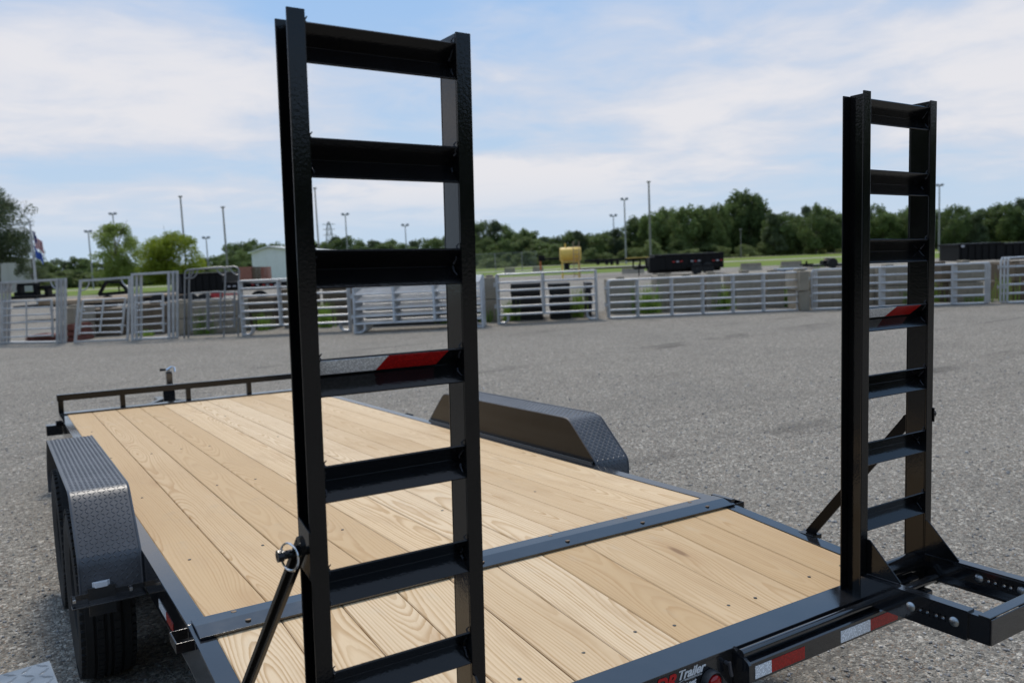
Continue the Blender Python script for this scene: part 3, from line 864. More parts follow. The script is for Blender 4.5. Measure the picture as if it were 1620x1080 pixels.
    b = MB(); xs = sorted((xo + side*.0005, xo + side*.006)); b.prism([(-.012, .585), (.05, .600), (.05, .50), (-.012, .487)] if side < 0 else [(-.004, .565), (.04, .572), (.04, .525), (-.004, .518)], *xs, 'x')
    pb = b.build('pin_bracket', M_BLACK, R_, bevel=.001)
    pz = .545
    def Tl(x, y, z): # trailer coords -> ramp local
        v = Vector((x - xl, y - yb, z - z0)); return Matrix.Rotation(tau, 3, 'X') @ v
    top_ = Vector((xo + side * .022, .006, pz)) if side < 0 else Vector((wi + fw * .45, dw + .014, .50))
    foot = Tl(XL + .03 if side < 0 else XR_ + .012, -.455, -.048)
    b = MB(); dir_ = (foot - top_).normalized(); st = top_ - dir_ * .02
    b.sq(st, foot, .010, .036)
    b.sq(st + Vector((side*.004, 0, 0)), foot + Vector((side*.004, 0, 0)), .018, .008)
    b.lathe([(st.x - .0048, .0005), (st.x - .0048, .020), (st.x + .0048, .020), (st.x + .0048, .0005)], 18, (0, st.y, st.z), 'x')
    br = b.build('support_brace', M_BRACE, R_, bevel=.001)
    b = MB(); b.box(foot.x - .03, foot.x + .02, foot.y - .04, foot.y + .03, foot.z - .012, foot.z + .006); b.build('brace_foot', M_BLACK, R_, bevel=.002)
    b = MB(); px0 = xo + side*.0; px1 = top_.x + side*.042 if side < 0 else xo + .014
    b.lathe([(min(px0, px1), .0005), (min(px0, px1), .0085), (max(px0, px1), .0085), (max(px0, px1), .0005)], 12, (0, .006, pz), 'x')
    hx = sorted((px1, px1 - side*.012)); b.lathe([(hx[0], .0005), (hx[0], .0125), (hx[1], .0125), (hx[1], .0005)], 8, (0, .006, pz), 'x')
    b.build('brace_pin', M_BLACK, R_, bevel=.001)
    if side > 0: return R_
    rx = top_.x + side*(.018 if side < 0 else .004)
    b = MB(); b.tube([(rx + side*.010*sin(a*2*pi/28), .006 + .024*sin(a*2*pi/28), pz - .006 + .027*cos(a*2*pi/28)) for a in range(28)], .0022, 8, closed=True)
    b.build('ring_clip', M_CHROME, R_, smooth=True)
    return R_
M_ZINCB = simple('zinc_bolt', (.42, .45, .47), .28, 1.0, var=.3, nscale=60, bump=.2, bscale=300)
r1 = ramp(.0596, -.8975, -.0995, -.0339, .3167, 0, -1); r1.scale = (1, 1, .9955); r1['label'] = 'nearer upright loading ramp on the left'
r2 = ramp(1.8231, -.8923, -.0885, -.0169, .3167, 0, 1); r2['label'] = 'farther upright loading ramp on the right'
# ================================================================== NEIGHBOURING TRAILER (only a corner of its fender shows)
ng = thing('neighbouring_trailer', 'grey diamond plate fender corner of another trailer at the lower left edge of the photo', 'trailer', (-.41, -.44, 0), radians(4))
b = MB(); b.box(-.62, 0, -1.6, 0, .842, .85); b.box(-.62, 0, -.004, 0, .62, .8415)
pf = b.build('fender', M_PLATE, ng, bevel=.003)
q = MB(); p_ = .030
for i in range(42):
    for j in range(20):
        c = Vector((-.016 - j*p_, -.018 - i*p_, .8502)); a = 1 if (i+j) % 2 else -1
        d1 = Vector((.7071, .7071*a, 0)) * .0165; d2 = Vector((.7071, -.7071*a, 0)) * .0042; n_ = Vector((0, 0, .002))
        q.add([c+d1, c+d2, c-d1, c-d2, c+n_+d1*.45, c+n_+d2*.3, c+n_-d1*.45, c+n_-d2*.3], [(4, 5, 6, 7), (0, 1, 5, 4), (1, 2, 6, 5), (2, 3, 7, 6), (3, 0, 4, 7)])
tag(q.build('tread_bars', M_PLATE, pf), kind='stuff')
b = MB(); b.box(-1.3, -.64, -3.4, .9, .55, .68); b.build('chassis', M_FRAME, ng, bevel=.004)
b = MB(); b.lathe([(-.1, .2), (-.1, .31), (-.08, .345), (.08, .345), (.1, .31), (.1, .2)], 40, (-.31, -.62, .345), 'x'); w_ = b.build('wheel', M_RUBBER, ng, smooth=True)

# ================================================================== GALVANISED GATES AND PANELS
GU = math.atan2(8.07 - 22.5, 20.86 + .28)        # bearing of the row
def hbar(b, x0, z0, x1, z1, y, r=.019, n=8): b.tube([(x0, y, z0), (x1, y, z1)], r, n)

def tube_gate(pxs, ybl, ybr, ytl, ytr, nb, rail_r=.022, legs=False, mids=(), lean=0.0, round_=True, spacing_top=1.0):
    """returns function making one gate's parts; local frame X along gate, Z up"""
    O = G(pxs[0], ybl); E_ = G(pxs[-1], ybr); fr = Frame((O.x, O.y), to=(E_.x, E_.y))
    Lg = (E_ - O).to_2d().length
    H = (fr.p(pxs[0], ytl)[1] + fr.p(pxs[-1], ytr)[1]) / 2
    mx = [fr.p(m, (ybl + ybr) / 2)[0] for m in mids]
    return fr, Lg, H, mx

def gate_parts(root, L, H, mids, nb, legs, r=.0215, zb=None, mat=None, seedv=0):
    mat = mat or M_GALV
    foot = .0 if not legs else .20
    zb = foot + r if zb is None else zb
    # end uprights and mids
    up = MB(); 
    if legs:
        up.tube([(r, 0, .0), (r, 0, H - .01)], r*1.15, 10); 
    else:
        up.tube([(r, 0, r), (r, 0, H - .09), (r + .03, 0, H - .03), (r + .09, 0, H - r)], r*1.1, 10)
    o1 = up.build('end_upright', mat, root, smooth=True)
    up = MB()
    if legs: up.tube([(L - r, 0, .0), (L - r, 0, H - .01)], r*1.15, 10)
    else: up.tube([(L - r, 0, r), (L - r, 0, H - .09), (L - r - .03, 0, H - .03), (L - r - .09, 0, H - r)], r*1.1, 10)
    up.build('end_upright', mat, root, smooth=True)
    bm_ = MB(); bm_.tube([(2*r, 0, 0), (L - 2*r, 0, 0)], r, 8); bar = bm_.mesh('bar', mat, smooth=True)
    for k in range(nb):
        z = zb + (H - r - zb) * k / (nb - 1)
        inst('bar', bar, root, (0, 0, z))
    mm = MB().box(-.025, .025, -r - .012, -r + .001, zb, H - r*.5).mesh('mid_upright', mat, bevel=.003)
    for x in mids: inst('mid_upright', mm, root, (x, 0, 0))
    if legs:
        for s, x in ((1, r), (-1, L - r)):
            lp = MB(); lp.tube([(x + s*.24, 0, zb), (x + s*.24, 0, .11), (x + s*.21, 0, .05), (x + s*.15, 0, .022), (x + s*.02, 0, .022)], r*.9, 8)
            lp.build('foot_loop', mat, root, smooth=True)
    # latch lugs
    lg = MB()
    for z in (.35*H, .78*H):
        lg.box(-.05, .0, -.012, .012, z - .02, z + .02); lg.tube([(-.045, 0, z - .045), (-.045, 0, z + .06)], .010, 6)
    tag(lg.build('hinge_lugs', mat, root), kind='stuff')

ORD = ['front', 'second', 'third', 'fourth', 'fifth', 'sixth', 'seventh', 'eighth', 'ninth', 'tenth', 'eleventh', 'twelfth', 'thirteenth', 'fourteenth', 'fifteenth', 'sixteenth', 'seventeenth', 'eighteenth', 'nineteenth', 'twentieth']
def stack(make, fr, n, dy, label0, labelb, cat, group, name, dx=0.0, lean=0.0, dlean=0.0, dz=0.0):
    """first one in front, the rest stacked behind"""
    r0 = thing(name, label0, cat, (fr.o.x, fr.o.y, 0), fr.a, group)
    make(r0); r0.rotation_euler = (-lean, 0, fr.a)
    for k in range(1, n):
        c = copy_tree(r0); q = fr.o + fr.n * dy * k + fr.u * dx * k
        c.location = (q.x, q.y, 0); c.rotation_euler = (-(lean + dlean * k), 0, fr.a); c['label'] = ORD[k] + ' ' + labelb; c.scale = (1, 1, 1 + dz*k)
    return r0

# 7 bar panel with legs, left of centre
fr, L, H, mx = tube_gate((383, 555), 531, 523.5, 443, 436, 7, mids=(445,))
stack(lambda r: gate_parts(r, L, H, mx[:1], 7, True), fr, 3, .06, 'front panel of the upright galvanised corral stack right of the bow gates',
      'corral panel from the front of the upright stack right of the bow gates', 'corral panel', 'corral panels in the stack behind the near ramp', 'corral_panel', dx=.012)
# leaning stack
fr, L, H, mx = tube_gate((560, 765), 528, 518, 455.5, 446, 6, mids=(624, 688))
stack(lambda r: gate_parts(r, L, H*1.03, mx, 6, True), fr, 9, .10, 'front panel of the leaning galvanised stack seen between the near ramp rails',
      'corral panel from the front of the leaning stack behind the near ramp', 'corral panel', 'corral panels in the leaning stack', 'corral_panel', dx=.012, lean=radians(9), dlean=0, dz=.016)
# panel stack right of the near ramp
fr, L, H, mx = tube_gate((787, 945), 513, 505, 433, 426.5, 6, mids=(860,))
stack(lambda r: gate_parts(r, L, H, mx, 6, True), fr, 4, .06, 'front panel of the upright galvanised corral stack just right of the near ramp',
      'corral panel from the front of the stack just right of the near ramp', 'corral panel', 'corral panels in the stack right of the near ramp', 'corral_panel', dx=.02)
# long gates
fr, L, H, mx = tube_gate((963, 1266), 504, 491, 443.5, 428, 6, mids=(1010, 1064, 1113, 1161, 1209))
stack(lambda r: gate_parts(r, L, H, mx, 6, False), fr, 2, .07, 'front one of the long six bar gates left of the concrete post',
      'from the front of the long six bar gates left of the concrete post', 'gate', 'long galvanised gates in the middle', 'tube_gate', dx=-.03)
fr, L, H, mx = tube_gate((1283, 1560), 490.5, 480.5, 427, 413.5, 6, mids=(1335, 1391, 1448, 1505))
stack(lambda r: gate_parts(r, L, H, mx, 6, False), fr, 3, .06, 'front one of the long six bar gates seen through the far ramp',
      'from the front of the long six bar gates behind the far ramp', 'gate', 'long galvanised gates behind the far ramp', 'tube_gate', dx=.075)
O_ = G(1592, 480)
fr = Frame((O_.x, O_.y), GU + .02)
stack(lambda r: gate_parts(r, 4.3, 1.13, [.95, 1.9, 2.85], 6, False), fr, 3, .06, 'front galvanised gate cut off by the right edge of the photo',
      'from the front of the galvanised gates at the right edge of the photo', 'gate', 'long galvanised gates at the right edge', 'tube_gate', dx=-.05)

# bow gates: tall frame with a small gate hung in it
def bow_gate(corners, inner, mid, nb, label, cat='bow gate', mat=None, sq_=True, group=None, n=1, dy=.07, dx=.05, bottom=True, back=0.0, quart=True, label_b=None):
    mat = mat or M_GALV
    O = G(*corners[0]); E_ = G(*corners[3]); fr = Frame((O.x, O.y), to=(E_.x, E_.y))
    r0 = thing('bow_gate', label, cat, (fr.o.x, fr.o.y, 0), fr.a, group)
    P_ = [fr.p(*c) for c in corners]       # bl, tl, tr, br
    w = .055
    V3 = lambda p, y=0: (p[0], y, max(p[1], .0))
    b = MB()
    if sq_:
        b.sq(V3(P_[0]), V3(P_[1]), w, w); b.build('frame_post', mat, r0, bevel=.003)
        b = MB(); b.sq(V3(P_[3]), V3(P_[2]), w, w); b.build('frame_post', mat, r0, bevel=.003)
        b = MB(); b.sq((P_[1][0] - w/2, 0, P_[1][1] + w/2), (P_[2][0] + w/2, 0, P_[2][1] + w/2), w, w); b.build('frame_header', mat, r0, bevel=.003)
        if bottom: b = MB(); b.sq((P_[0][0] + w/2, 0, .028), (P_[3][0] - w/2, 0, .028), w*.85, w*.85); b.build('frame_sill', mat, r0, bevel=.003)
    else:
        (x0, z0), (x1, z1), (x2, z2), (x3, z3) = P_; c = .10
        b = MB(); b.tube([(x0, 0, 0), (x1, 0, z1 - c), (x1 + c*.3, 0, z1 - c*.3), (x1 + c, 0, z1), (x2 - c, 0, z2), (x2 - c*.3, 0, z2 - c*.3), (x2, 0, z2 - c), (x3, 0, 0)], .021, 10)
        b.build('frame_bow', mat, r0, smooth=True)
    if quart:
        for s, p in ((1, P_[1]), (-1, P_[2])):
            b = MB(); b.tube([(p[0] + s*.21*sin(a) , 0, p[1] - .0 - .21*cos(a)) for a in [radians(90)*k/6 for k in range(7)]][::-1], .017, 8)
            b.build('corner_brace', mat, r0, smooth=True)
    frame_parts = KIDS(r0)
    Q = [fr.p(*c) for c in inner]
    def lerp(a, c, t): return (a[0] + (c[0]-a[0])*t, a[1] + (c[1]-a[1])*t)
    b = MB(); b.sq(V3(Q[0], -.045), V3(Q[1], -.045), .042, .042); lf = b.build('leaf_post', mat, r0, bevel=.003)
    b = MB(); b.sq(V3(Q[3], -.045), V3(Q[2], -.045), .042, .042); b.build('leaf_post', mat, r0, bevel=.003)
    for m in mid:
        a, c = lerp(Q[0], Q[3], m), lerp(Q[1], Q[2], m)
        b = MB(); b.sq((a[0], -.068, a[1] + .04), (c[0], -.068, c[1]), .045, .012); b.build('leaf_stay', mat, r0, bevel=.002)
    for k in range(nb):
        t = (k + .22) / (nb - 1 + .22)
        a, c = lerp(Q[0], Q[1], t), lerp(Q[3], Q[2], t)
        b = MB(); b.tube([V3(a, -.045), V3(c, -.045)], .0185, 8); b.build('leaf_bar', mat, r0, smooth=True)
    b = MB()
    for t in (.22, .72):
        for (A, B) in ((Q[0], Q[1]), (Q[3], Q[2])):
            p = lerp(A, B, t); b.box(p[0] - .07, p[0] + .07, -.045, -.02, p[1] - .018, p[1] + .018); b.tube([(p[0] - .05, -.04, p[1] - .05), (p[0] - .05, -.04, p[1] + .06)], .011, 6)
    tag(b.build('hinge_lugs', mat, r0), kind='stuff')
    for k in range(1, n):
        c = r0.copy(); COL.objects.link(c); q = fr.o + fr.n * dy * k + fr.u * dx * k; c.location = (q.x, q.y, 0)
        for ch in frame_parts: d_ = ch.copy(); COL.objects.link(d_); d_.parent = c
        c['label'] = ORD[k] + ' ' + label_b
    return r0
bow_gate([(2, 544), (3, 449), (91, 444), (91, 543)], [(7.5, 536), (7, 477), (84, 474), (86, 532)], (.5,), 6,
         'front galvanised bow gate at the far left edge of the photo', n=3, dy=.05, dx=.07, group='bow gates stacked at the far left', label_b='bow gate frame from the front of the stack at the far left edge')
bow_gate([(119, 542), (127.5, 446), (205.5, 440.5), (202, 538.5)], [(126.5, 529), (133, 475), (200, 471), (194, 527)], (.5,), 6,
         'galvanised bow gate with a slanting inner leaf, second from the left')
bow_gate([(209.5, 538.5), (209.5, 436), (267, 432.5), (267.5, 536)], [(215.5, 528), (215.5, 468), (259, 464.5), (260, 525)], (), 6,
         'tallest narrow galvanised bow gate, third from the left', n=3, dy=.07, dx=.075, quart=False, group='tall narrow bow gates', label_b='frame from the front behind the tallest narrow bow gate')
bow_gate([(291.5, 535), (292, 427), (356, 422), (354, 532)], [(304, 524), (303, 464), (350, 461), (350, 520)], (.55,), 6,
         'dull grey round tube bow gate left of the upright corral stack', mat=M_GALVD, sq_=False)
bow_gate([(298, 534.5), (299, 427), (377.5, 421.5), (377, 531)], [(331, 522), (331, 462.5), (372, 461), (372, 518)], (), 6,
         'dull grey round tube bow gate behind another, nearest the upright corral stack', mat=M_GALVD, sq_=False)

# ================================================================== CONCRETE BLOCKS behind the gates
def blk(px0, px1, ytop, ybot, back, n, where, mat=None, depth=1.1, hs=None):
    mat = mat or M_CONC
    m = (px0 + px1) / 2
    base = G(m, ybot); o = Vector((base.x, base.y, 0))
    fr = Frame(o, GU + .02); o = o + fr.n * back; fr = Frame(o, GU + .02)
    x0, x1 = fr.p(px0, ybot)[0], fr.p(px1, ybot)[0]; H = fr.p(m, ytop)[1]
    z = 0; rr = random.Random(int(px0 * 7))
    for k in range(n):
        h = H / n; b = MB(); j = rr.uniform(-.03, .03)
        b.box(x0 + j, x1 + j, rr.uniform(-.04, .02), depth, z + .004, z + h - .012)
        # lifting key on top
        if k == n - 1: b.box((x0+x1)/2 - .10 + j, (x0+x1)/2 + .10 + j, .2, .5, z + h - .0125, z + h + .05)
        ob = b.build('concrete_block', mat, None, bevel=.018)
        ob.location = (o.x, o.y, 0); ob.rotation_euler = (0, 0, fr.a + rr.uniform(-.03, .03))
        pos = 'lower' if k == 0 else ('upper' if k == n - 1 else 'middle')
        tag(ob, f'{pos} concrete block {where}', 'concrete block', 'concrete blocks behind the gates')
        z += h
blk(103, 121, 486, 540, .25, 2, 'between the first and second bow gates')
blk(128, 196, 488, 534, .6, 2, 'behind the slanting bow gate', M_CONCD)
blk(218, 262, 480, 532, .8, 2, 'behind the tallest narrow bow gate', M_CONCD)
blk(278, 293, 478, 532, .4, 2, 'between the tall and the dull grey bow gates')
blk(296, 380, 475, 530, .5, 2, 'behind the dull grey round tube bow gates')
blk(391, 436, 470, 524, .8, 2, 'behind the left half of the upright corral stack', M_CONCD)
blk(450, 497, 456, 521, .8, 2, 'hidden mostly by the near ramp left rail', M_CONCD)
blk(512, 556, 452, 517, .8, 2, 'at the right end of the upright corral stack', M_CONCD)
blk(768, 787, 438, 510, .3, 2, 'beside the near ramp right rail')
blk(964, 1006, 441, 498, .6, 2, 'behind the left end of the long middle gates')
blk(1040, 1060, 436, 496, .7, 2, 'narrow and second from the left behind the long middle gates')
blk(1067, 1111, 436, 495, .6, 2, 'third from the left behind the long middle gates')
blk(1118, 1142, 433, 493, .6, 2, 'fourth from the left behind the long middle gates')
blk(1163, 1207, 431, 491, .6, 2, 'fifth from the left behind the long middle gates')
blk(1213, 1241, 430, 489, .6, 2, 'last before the gap at the right end of the long middle gates')
blk(1266, 1281, 428, 492.5, .15, 2, 'standing as a post between the two rows of long gates')
blk(1286, 1345, 427, 487, .4, 2, 'left of the far ramp behind the gates')
blk(1352, 1384, 424, 485, .4, 2, 'hidden behind the far ramp left rail')
blk(1388, 1437, 421, 484, .4, 2, 'seen through the opening of the far ramp')
blk(1449, 1468, 419, 482, .4, 2, 'hidden behind the far ramp right rail')
blk(1487, 1503, 417, 480, .5, 2, 'just right of the far ramp', M_CONCD)
blk(1509, 1557, 415, 479, .4, 2, 'right of the far ramp near the right edge')
blk(1602, 1622, 416, 477, .5, 2, 'cut off by the right edge of the photo', M_CONCD)

# black stacks behind the corral panels
def black_stack(px0, px1, ytop, ybot, back, n, label):
    m = (px0 + px1)/2; base = G(m, ybot); fr = Frame(base, GU); o = base + fr.n * back; fr = Frame(o, GU)
    x0, x1 = fr.p(px0, ybot)[0], fr.p(px1, ybot)[0]; H = fr.p(m, ytop)[1]
    r0 = thing('mat_stack', label, 'stack', (o.x, o.y, 0), fr.a); rr = random.Random(int(px0))
    for k in range(n):
        b = MB(); b.box(x0 + rr.uniform(-.03, .03), x1 + rr.uniform(-.03, .03), rr.uniform(-.02, .04), 1.2, H*k/n + .003, H*(k+1)/n - .006)
        b.build('slab', M_DARK, r0, bevel=.006)
black_stack(811, 858, 448, 509, .5, 7, 'black stack behind the left half of the panels right of the near ramp')
black_stack(871, 902, 448, 507, .5, 7, 'black stack behind the right half of the panels right of the near ramp')
black_stack(927, 938, 447, 504, .5, 5, 'narrow black stack at the right end of the panels right of the near ramp')
black_stack(578, 760, 468, 518, .95, 4, 'low black stack behind the leaning corral panels')
# rusty pallets
M_RUST = simple('rusty_red', (.16, .055, .04), .85, var=.35)
def red_pallet(px0, px1, ytop, ybot, back, label):
    m = (px0 + px1)/2; base = G(m, ybot); fr = Frame(base, GU); o = base + fr.n*back; fr = Frame(o, GU)
    x0, x1 = fr.p(px0, ybot)[0], fr.p(px1, ybot)[0]; H = fr.p(m, ytop)[1]
    r0 = thing('red_pallet', label, 'pallet', (o.x, o.y, 0), fr.a)
    n = 3
    for k in range(n):
        b = MB(); b.box(x0, x1, 0, .9, H*k/n + .002, H*(k + .62)/n); b.build('deck_board', M_RUST, r0, bevel=.004)
    b = MB(); b.box(x0 + .02, x0 + .12, .05, .85, 0.001, H*.98); b.box(x1 - .12, x1 - .02, .05, .85, .001, H*.98); tag(b.build('runners', M_RUST, r0), kind='stuff')
red_pallet(40, 90, 530, 540, .15, 'low rusty red pallet under the leftmost bow gate')
red_pallet(106, 119, 513, 541, .05, 'rusty red crate between the first and second bow gates')

# ================================================================== THINGS ON THE LOT BEYOND
M_TAN = simple('tan_timber', (.36, .26, .17), .8, var=.2)
M_RED = simple('red_paint', (.42, .03, .035), .4, var=.15)
M_YEL = simple('yellow_tank_paint', (.72, .48, .09), .5, var=.12)
M_WHT = simple('white_building_paint', (.78, .78, .76), .7, var=.1)
M_BLK2 = simple('black_trailer_paint', (.005, .005, .0055), .55, spec=.2, var=.3)
M_TWF = simple('small_white_reflector', (.45, .45, .48), .4); M_TRF = simple('small_red_reflector', (.40, .02, .02), .4)
def far_frame(px, py, depth=None, ang=None):
    o = G(px, py) if depth is None else at_depth(px, depth)
    return Frame(o, ang)
def pbox(fr, px0, py0, px1, py1, y0, y1, b=None):
    """box whose front face covers the sighted rectangle (px0,py0)-(px1,py1)"""
    a, c = fr.p(px0, (py0+py1)/2, y0), fr.p(px1, (py0+py1)/2, y0)
    zt, zb = fr.p((px0+px1)/2, py0, y0)[1], fr.p((px0+px1)/2, py1, y0)[1]
    (b if b is not None else MB()).box(a[0], c[0], y0, y1, max(min(zb, zt), .0), max(zt, zb)); return b
def pb(fr, root, name, mat, rects, y0=0.0, y1=1.0, bevel=.01):
    b = MB()
    for r in rects: pbox(fr, *r, y0, y1, b)
    return b.build(name, mat, root, bevel=bevel)
def wheel_far(fr, root, px, py, r, y0, w=.22):
    x, z = fr.p(px, py, y0); hubn = MB(); hubn.lathe([(y0, r*.55), (y0, r*.9), (y0+.03, r), (y0+w-.03, r), (y0+w, r*.9), (y0+w, r*.55)], 24, (x, 0, max(z, r)), 'y')
    t = hubn.build('wheel', M_RUBBER, root, smooth=True)
    c = MB(); c.lathe([(y0 + .01, r*.56), (y0 + .05, r*.5), (y0 + .05, r*.2), (y0 + .0, r*.18), (y0, .001)], 16, (x, 0, max(z, r)), 'y'); c.build('rim', M_RIM, t, smooth=True)

# dump trailer
fr = far_frame(1030, 437)
t = thing('dump_trailer', 'black dump trailer with tandem wheels and reflective dashes right of the yellow tank', 'trailer', (fr.o.x, fr.o.y, 0), fr.a)
pb(fr, t, 'dump_body', M_BLK2, [(1036, 404, 1145, 425)], 0, 2.0)
pb(fr, t, 'top_rail', M_BLK2, [(1036, 401, 1146, 404)], -.08, 2.08)
for k in range(9): pb(fr, t, 'side_stake', M_BLK2, [(1042 + k*12.2, 404.5 - k*.3, 1044 + k*12.2, 424 - k*.3)], -.06, -.002, 0)
pb(fr, t, 'chassis', M_BLK2, [(1030, 425.2, 1140, 430)], .35, 1.65)
pb(fr, t, 'fender', M_BLK2, [(1088, 419, 1134, 421.5)], -.30, -.01)
pb(fr, t, 'front_box', M_BLK2, [(1028, 407, 1043, 429)], -.05, 1.2)
for k, x in enumerate((1064, 1070, 1076, 1093, 1098, 1104, 1127, 1133, 1139)): pb(fr, t, 'reflector', M_TWF if k % 2 else M_TRF, [(x, 413.2 - k*.35, x + 4, 414.9 - k*.35)], -.09, -.061, 0)
for x, y in ((1103, 426), (1121, 425)): wheel_far(fr, t, x, y, .37, -.28)
b = MB(); a = fr.p(1030, 431, .9); c_ = fr.p(1004, 433, .9)
b.sq((a[0], .5, .55), (c_[0], 1.0, .5), .08, .12); b.sq((a[0], 1.5, .55), (c_[0], 1.0, .5), .08, .12); b.sq((c_[0] + .3, 1.0, 0.02), (c_[0] + .3, 1.0, .8), .07); b.build('tongue', M_BLK2, t)
# low flatbed trailer behind the tank with long beams
fr = far_frame(1000, 428, 56)
t = thing('beam_trailer', 'long low black trailer with yellow rub rails between the tank and the dump trailer', 'trailer', (fr.o.x, fr.o.y, 0), fr.a)
pb(fr, t, 'main_beam', M_BLK2, [(925, 409, 1030, 412.5)], 0, .2); pb(fr, t, 'main_beam', M_BLK2, [(925, 409, 1030, 412.5)], 1.5, 1.7)
pb(fr, t, 'lower_beam', M_BLK2, [(900, 422.5, 1030, 425)], 0, .2)
pb(fr, t, 'yellow_rail', M_YEL, [(990, 407, 1030, 408.6)], .0, .1)
for x in (944, 958, 966, 975): pb(fr, t, 'spring_hanger', M_BLK2, [(x, 412.6, x + 4.5, 419)], 0, .25)
for x in (1001, 1012, 1021): pb(fr, t, 'upright', M_BLK2, [(x, 409, x + 2, 425)], .3, .45)
pb(fr, t, 'gooseneck', M_BLK2, [(852, 408, 887, 411), (852, 404.5, 862, 413)], .5, .8)
pb(fr, t, 'jack_leg', simple('orange_paint', (.45, .12, .03), .5), [(854, 413.2, 856.5, 427)], .55, .7)
pb(fr, t, 'toolbox', M_BLK2, [(893, 414, 901, 427)], .3, .9)
# yellow tank
fr = far_frame(902, 431, 52)
t = thing('fuel_tank', 'yellow cylindrical fuel tank standing on a frame with ladder beyond the gates', 'tank', (fr.o.x, fr.o.y, 0), fr.a)
xa, xb = fr.p(886.5, 401)[0], fr.p(919.5, 401)[0]; zt, zb = fr.p(903, 391)[1], fr.p(903, 413)[1]; r_ = (zt - zb)/2
b = MB(); b.lathe([(xa, .02), (xa, r_*.94), (xa + .04, r_), (xb - .04, r_), (xb, r_*.94), (xb, .02)], 32, (0, r_, (zt+zb)/2), 'x'); b.build('tank_shell', M_YEL, t, smooth=True)
for x in (xa + .12, xb - .12):
    for y in (.12, 2*r_ - .12): 
        b = MB(); b.sq((x, y, 0), (x, y, zb + .3), .07); b.build('leg', M_YEL, t)
b = MB(); b.sq((xa + .12, .12, .35), (xb - .12, .12, .35), .05); b.sq((xa + .12, .12, zb - .06), (xb - .12, .12, zb - .06), .06); b.build('brace', M_YEL, t)
lad = MB(); xl_ = fr.p(907, 401)[0]
for dx_ in (0, .36): lad.sq((xl_ + dx_, -.12, 0.1), (xl_ + dx_, -.12, zt + .35), .04)
for k in range(8): lad.sq((xl_, -.12, .3 + k*.26), (xl_ + .36, -.12, .3 + k*.26), .03)
tag(lad.build('ladder', M_TAN, t), kind='stuff')
b = MB(); b.tube([(xa + .35, r_, zt - .02), (xa + .35, r_, zt + .25)], .05, 10); b.build('filler_cap', M_YEL, t)
# low equipment trailer and black containers on the right
fr = far_frame(1300, 425)
t = thing('utility_trailer', 'low black trailer frame with jumbled gear left of the far ramp', 'trailer', (fr.o.x, fr.o.y, 0), fr.a)
pb(fr, t, 'bed', M_BLK2, [(1286, 418, 1350, 421.5)], 0, 1.9)
pb(fr, t, 'front_upright', M_BLK2, [(1275, 413, 1277.5, 422)], .4, .5); pb(fr, t, 'tongue', M_BLK2, [(1266, 417, 1287, 419)], .9, 1.0)
pb(fr, t, 'gear_box', M_BLK2, [(1310, 408, 1320, 418), (1303, 412, 1311, 418)], .5, 1.2, .05)
pb(fr, t, 'gear_bundle', M_TAN, [(1306, 410, 1311, 412)], .6, 1.0)
wheel_far(fr, t, 1318, 424, .33, -.1)
fr = far_frame(1570, 417)
t = thing('black_dumpster', 'long black steel dump body at the right edge beyond the gates', 'dump body', (fr.o.x, fr.o.y, 0), fr.a)
pb(fr, t, 'body', M_BLK2, [(1517, 386.5, 1588, 412)], 0, 2.2); pb(fr, t, 'top_lip', M_BLK2, [(1515.5, 384.5, 1589, 387.5)], -.07, 2.25)
for k in range(6): pb(fr, t, 'rib', M_BLK2, [(1522 + k*11, 388, 1524.5 + k*11, 411.5)], -.06, -.002, 0)
pb(fr, t, 'corner_marker', M_TWF, [(1521, 388, 1526, 391)], -.1, -.065, 0)
fr = far_frame(1625, 414)
t = thing('black_dumpster', 'black steel dump body overlapping the first one and cut off by the right edge', 'dump body', (fr.o.x, fr.o.y, 0), fr.a)
pb(fr, t, 'body', M_BLK2, [(1588, 384, 1690, 409)], -.6, 1.8); pb(fr, t, 'top_lip', M_BLK2, [(1586.5, 382.5, 1692, 385)], -.67, 1.85)
for k in range(6): pb(fr, t, 'rib', M_BLK2, [(1593 + k*11, 386, 1595.5 + k*11, 408)], -.66, -.602, 0)
# concrete barriers on the lot
for i, (a, c, yt, yb_) in enumerate(((1174, 1206, 416, 428), (1238, 1270, 413, 425), (1035, 1062, 425, 434), (798, 815, 424, 433), (843, 860, 422, 431), (985, 1020, 424, 433), (560, 600, 436, 444))):
    fr = far_frame((a+c)/2, yb_)
    x0, x1 = fr.p(a, yb_)[0], fr.p(c, yb_)[0]; H = fr.p((a+c)/2, yt)[1]
    b = MB(); b.prism([(0, 0), (.6, 0), (.5, .12), (.40, .3), (.38, H), (.22, H), (.20, .3), (.10, .12)], x0, x1, 'x')
    o = b.build('concrete_barrier', M_CONC, bevel=.01); o.location = (fr.o.x, fr.o.y, 0); o.rotation_euler = (0, 0, fr.a)
    tag(o, ('grey concrete barrier on the lot ' + ('below the tall treeline tree', 'left of the utility trailer', 'in front of the dump trailer tongue', 'left of the yellow tank, first of two', 'left of the yellow tank, second of two', 'right of the yellow tank under the beams', 'seen through the near ramp')[i]), 'concrete barrier')
fr = far_frame(1255, 428, 30)
b = MB(); x0, x1 = fr.p(1240, 426)[0], fr.p(1277, 422)[0]; z = fr.p(1258, 424)[1]
b.box(x0, x1, 0, 1.2, z - .10, z - .02); o = b.build('stacked_sheets', simple('blue_grey_sheet', (.20, .25, .32), .3, .5), bevel=.006); o.location = (fr.o.x, fr.o.y, 0); o.rotation_euler = (0, 0, fr.a)
tag(o, 'blue grey metal sheets lying on concrete at the end of the long middle gates', 'metal sheets')
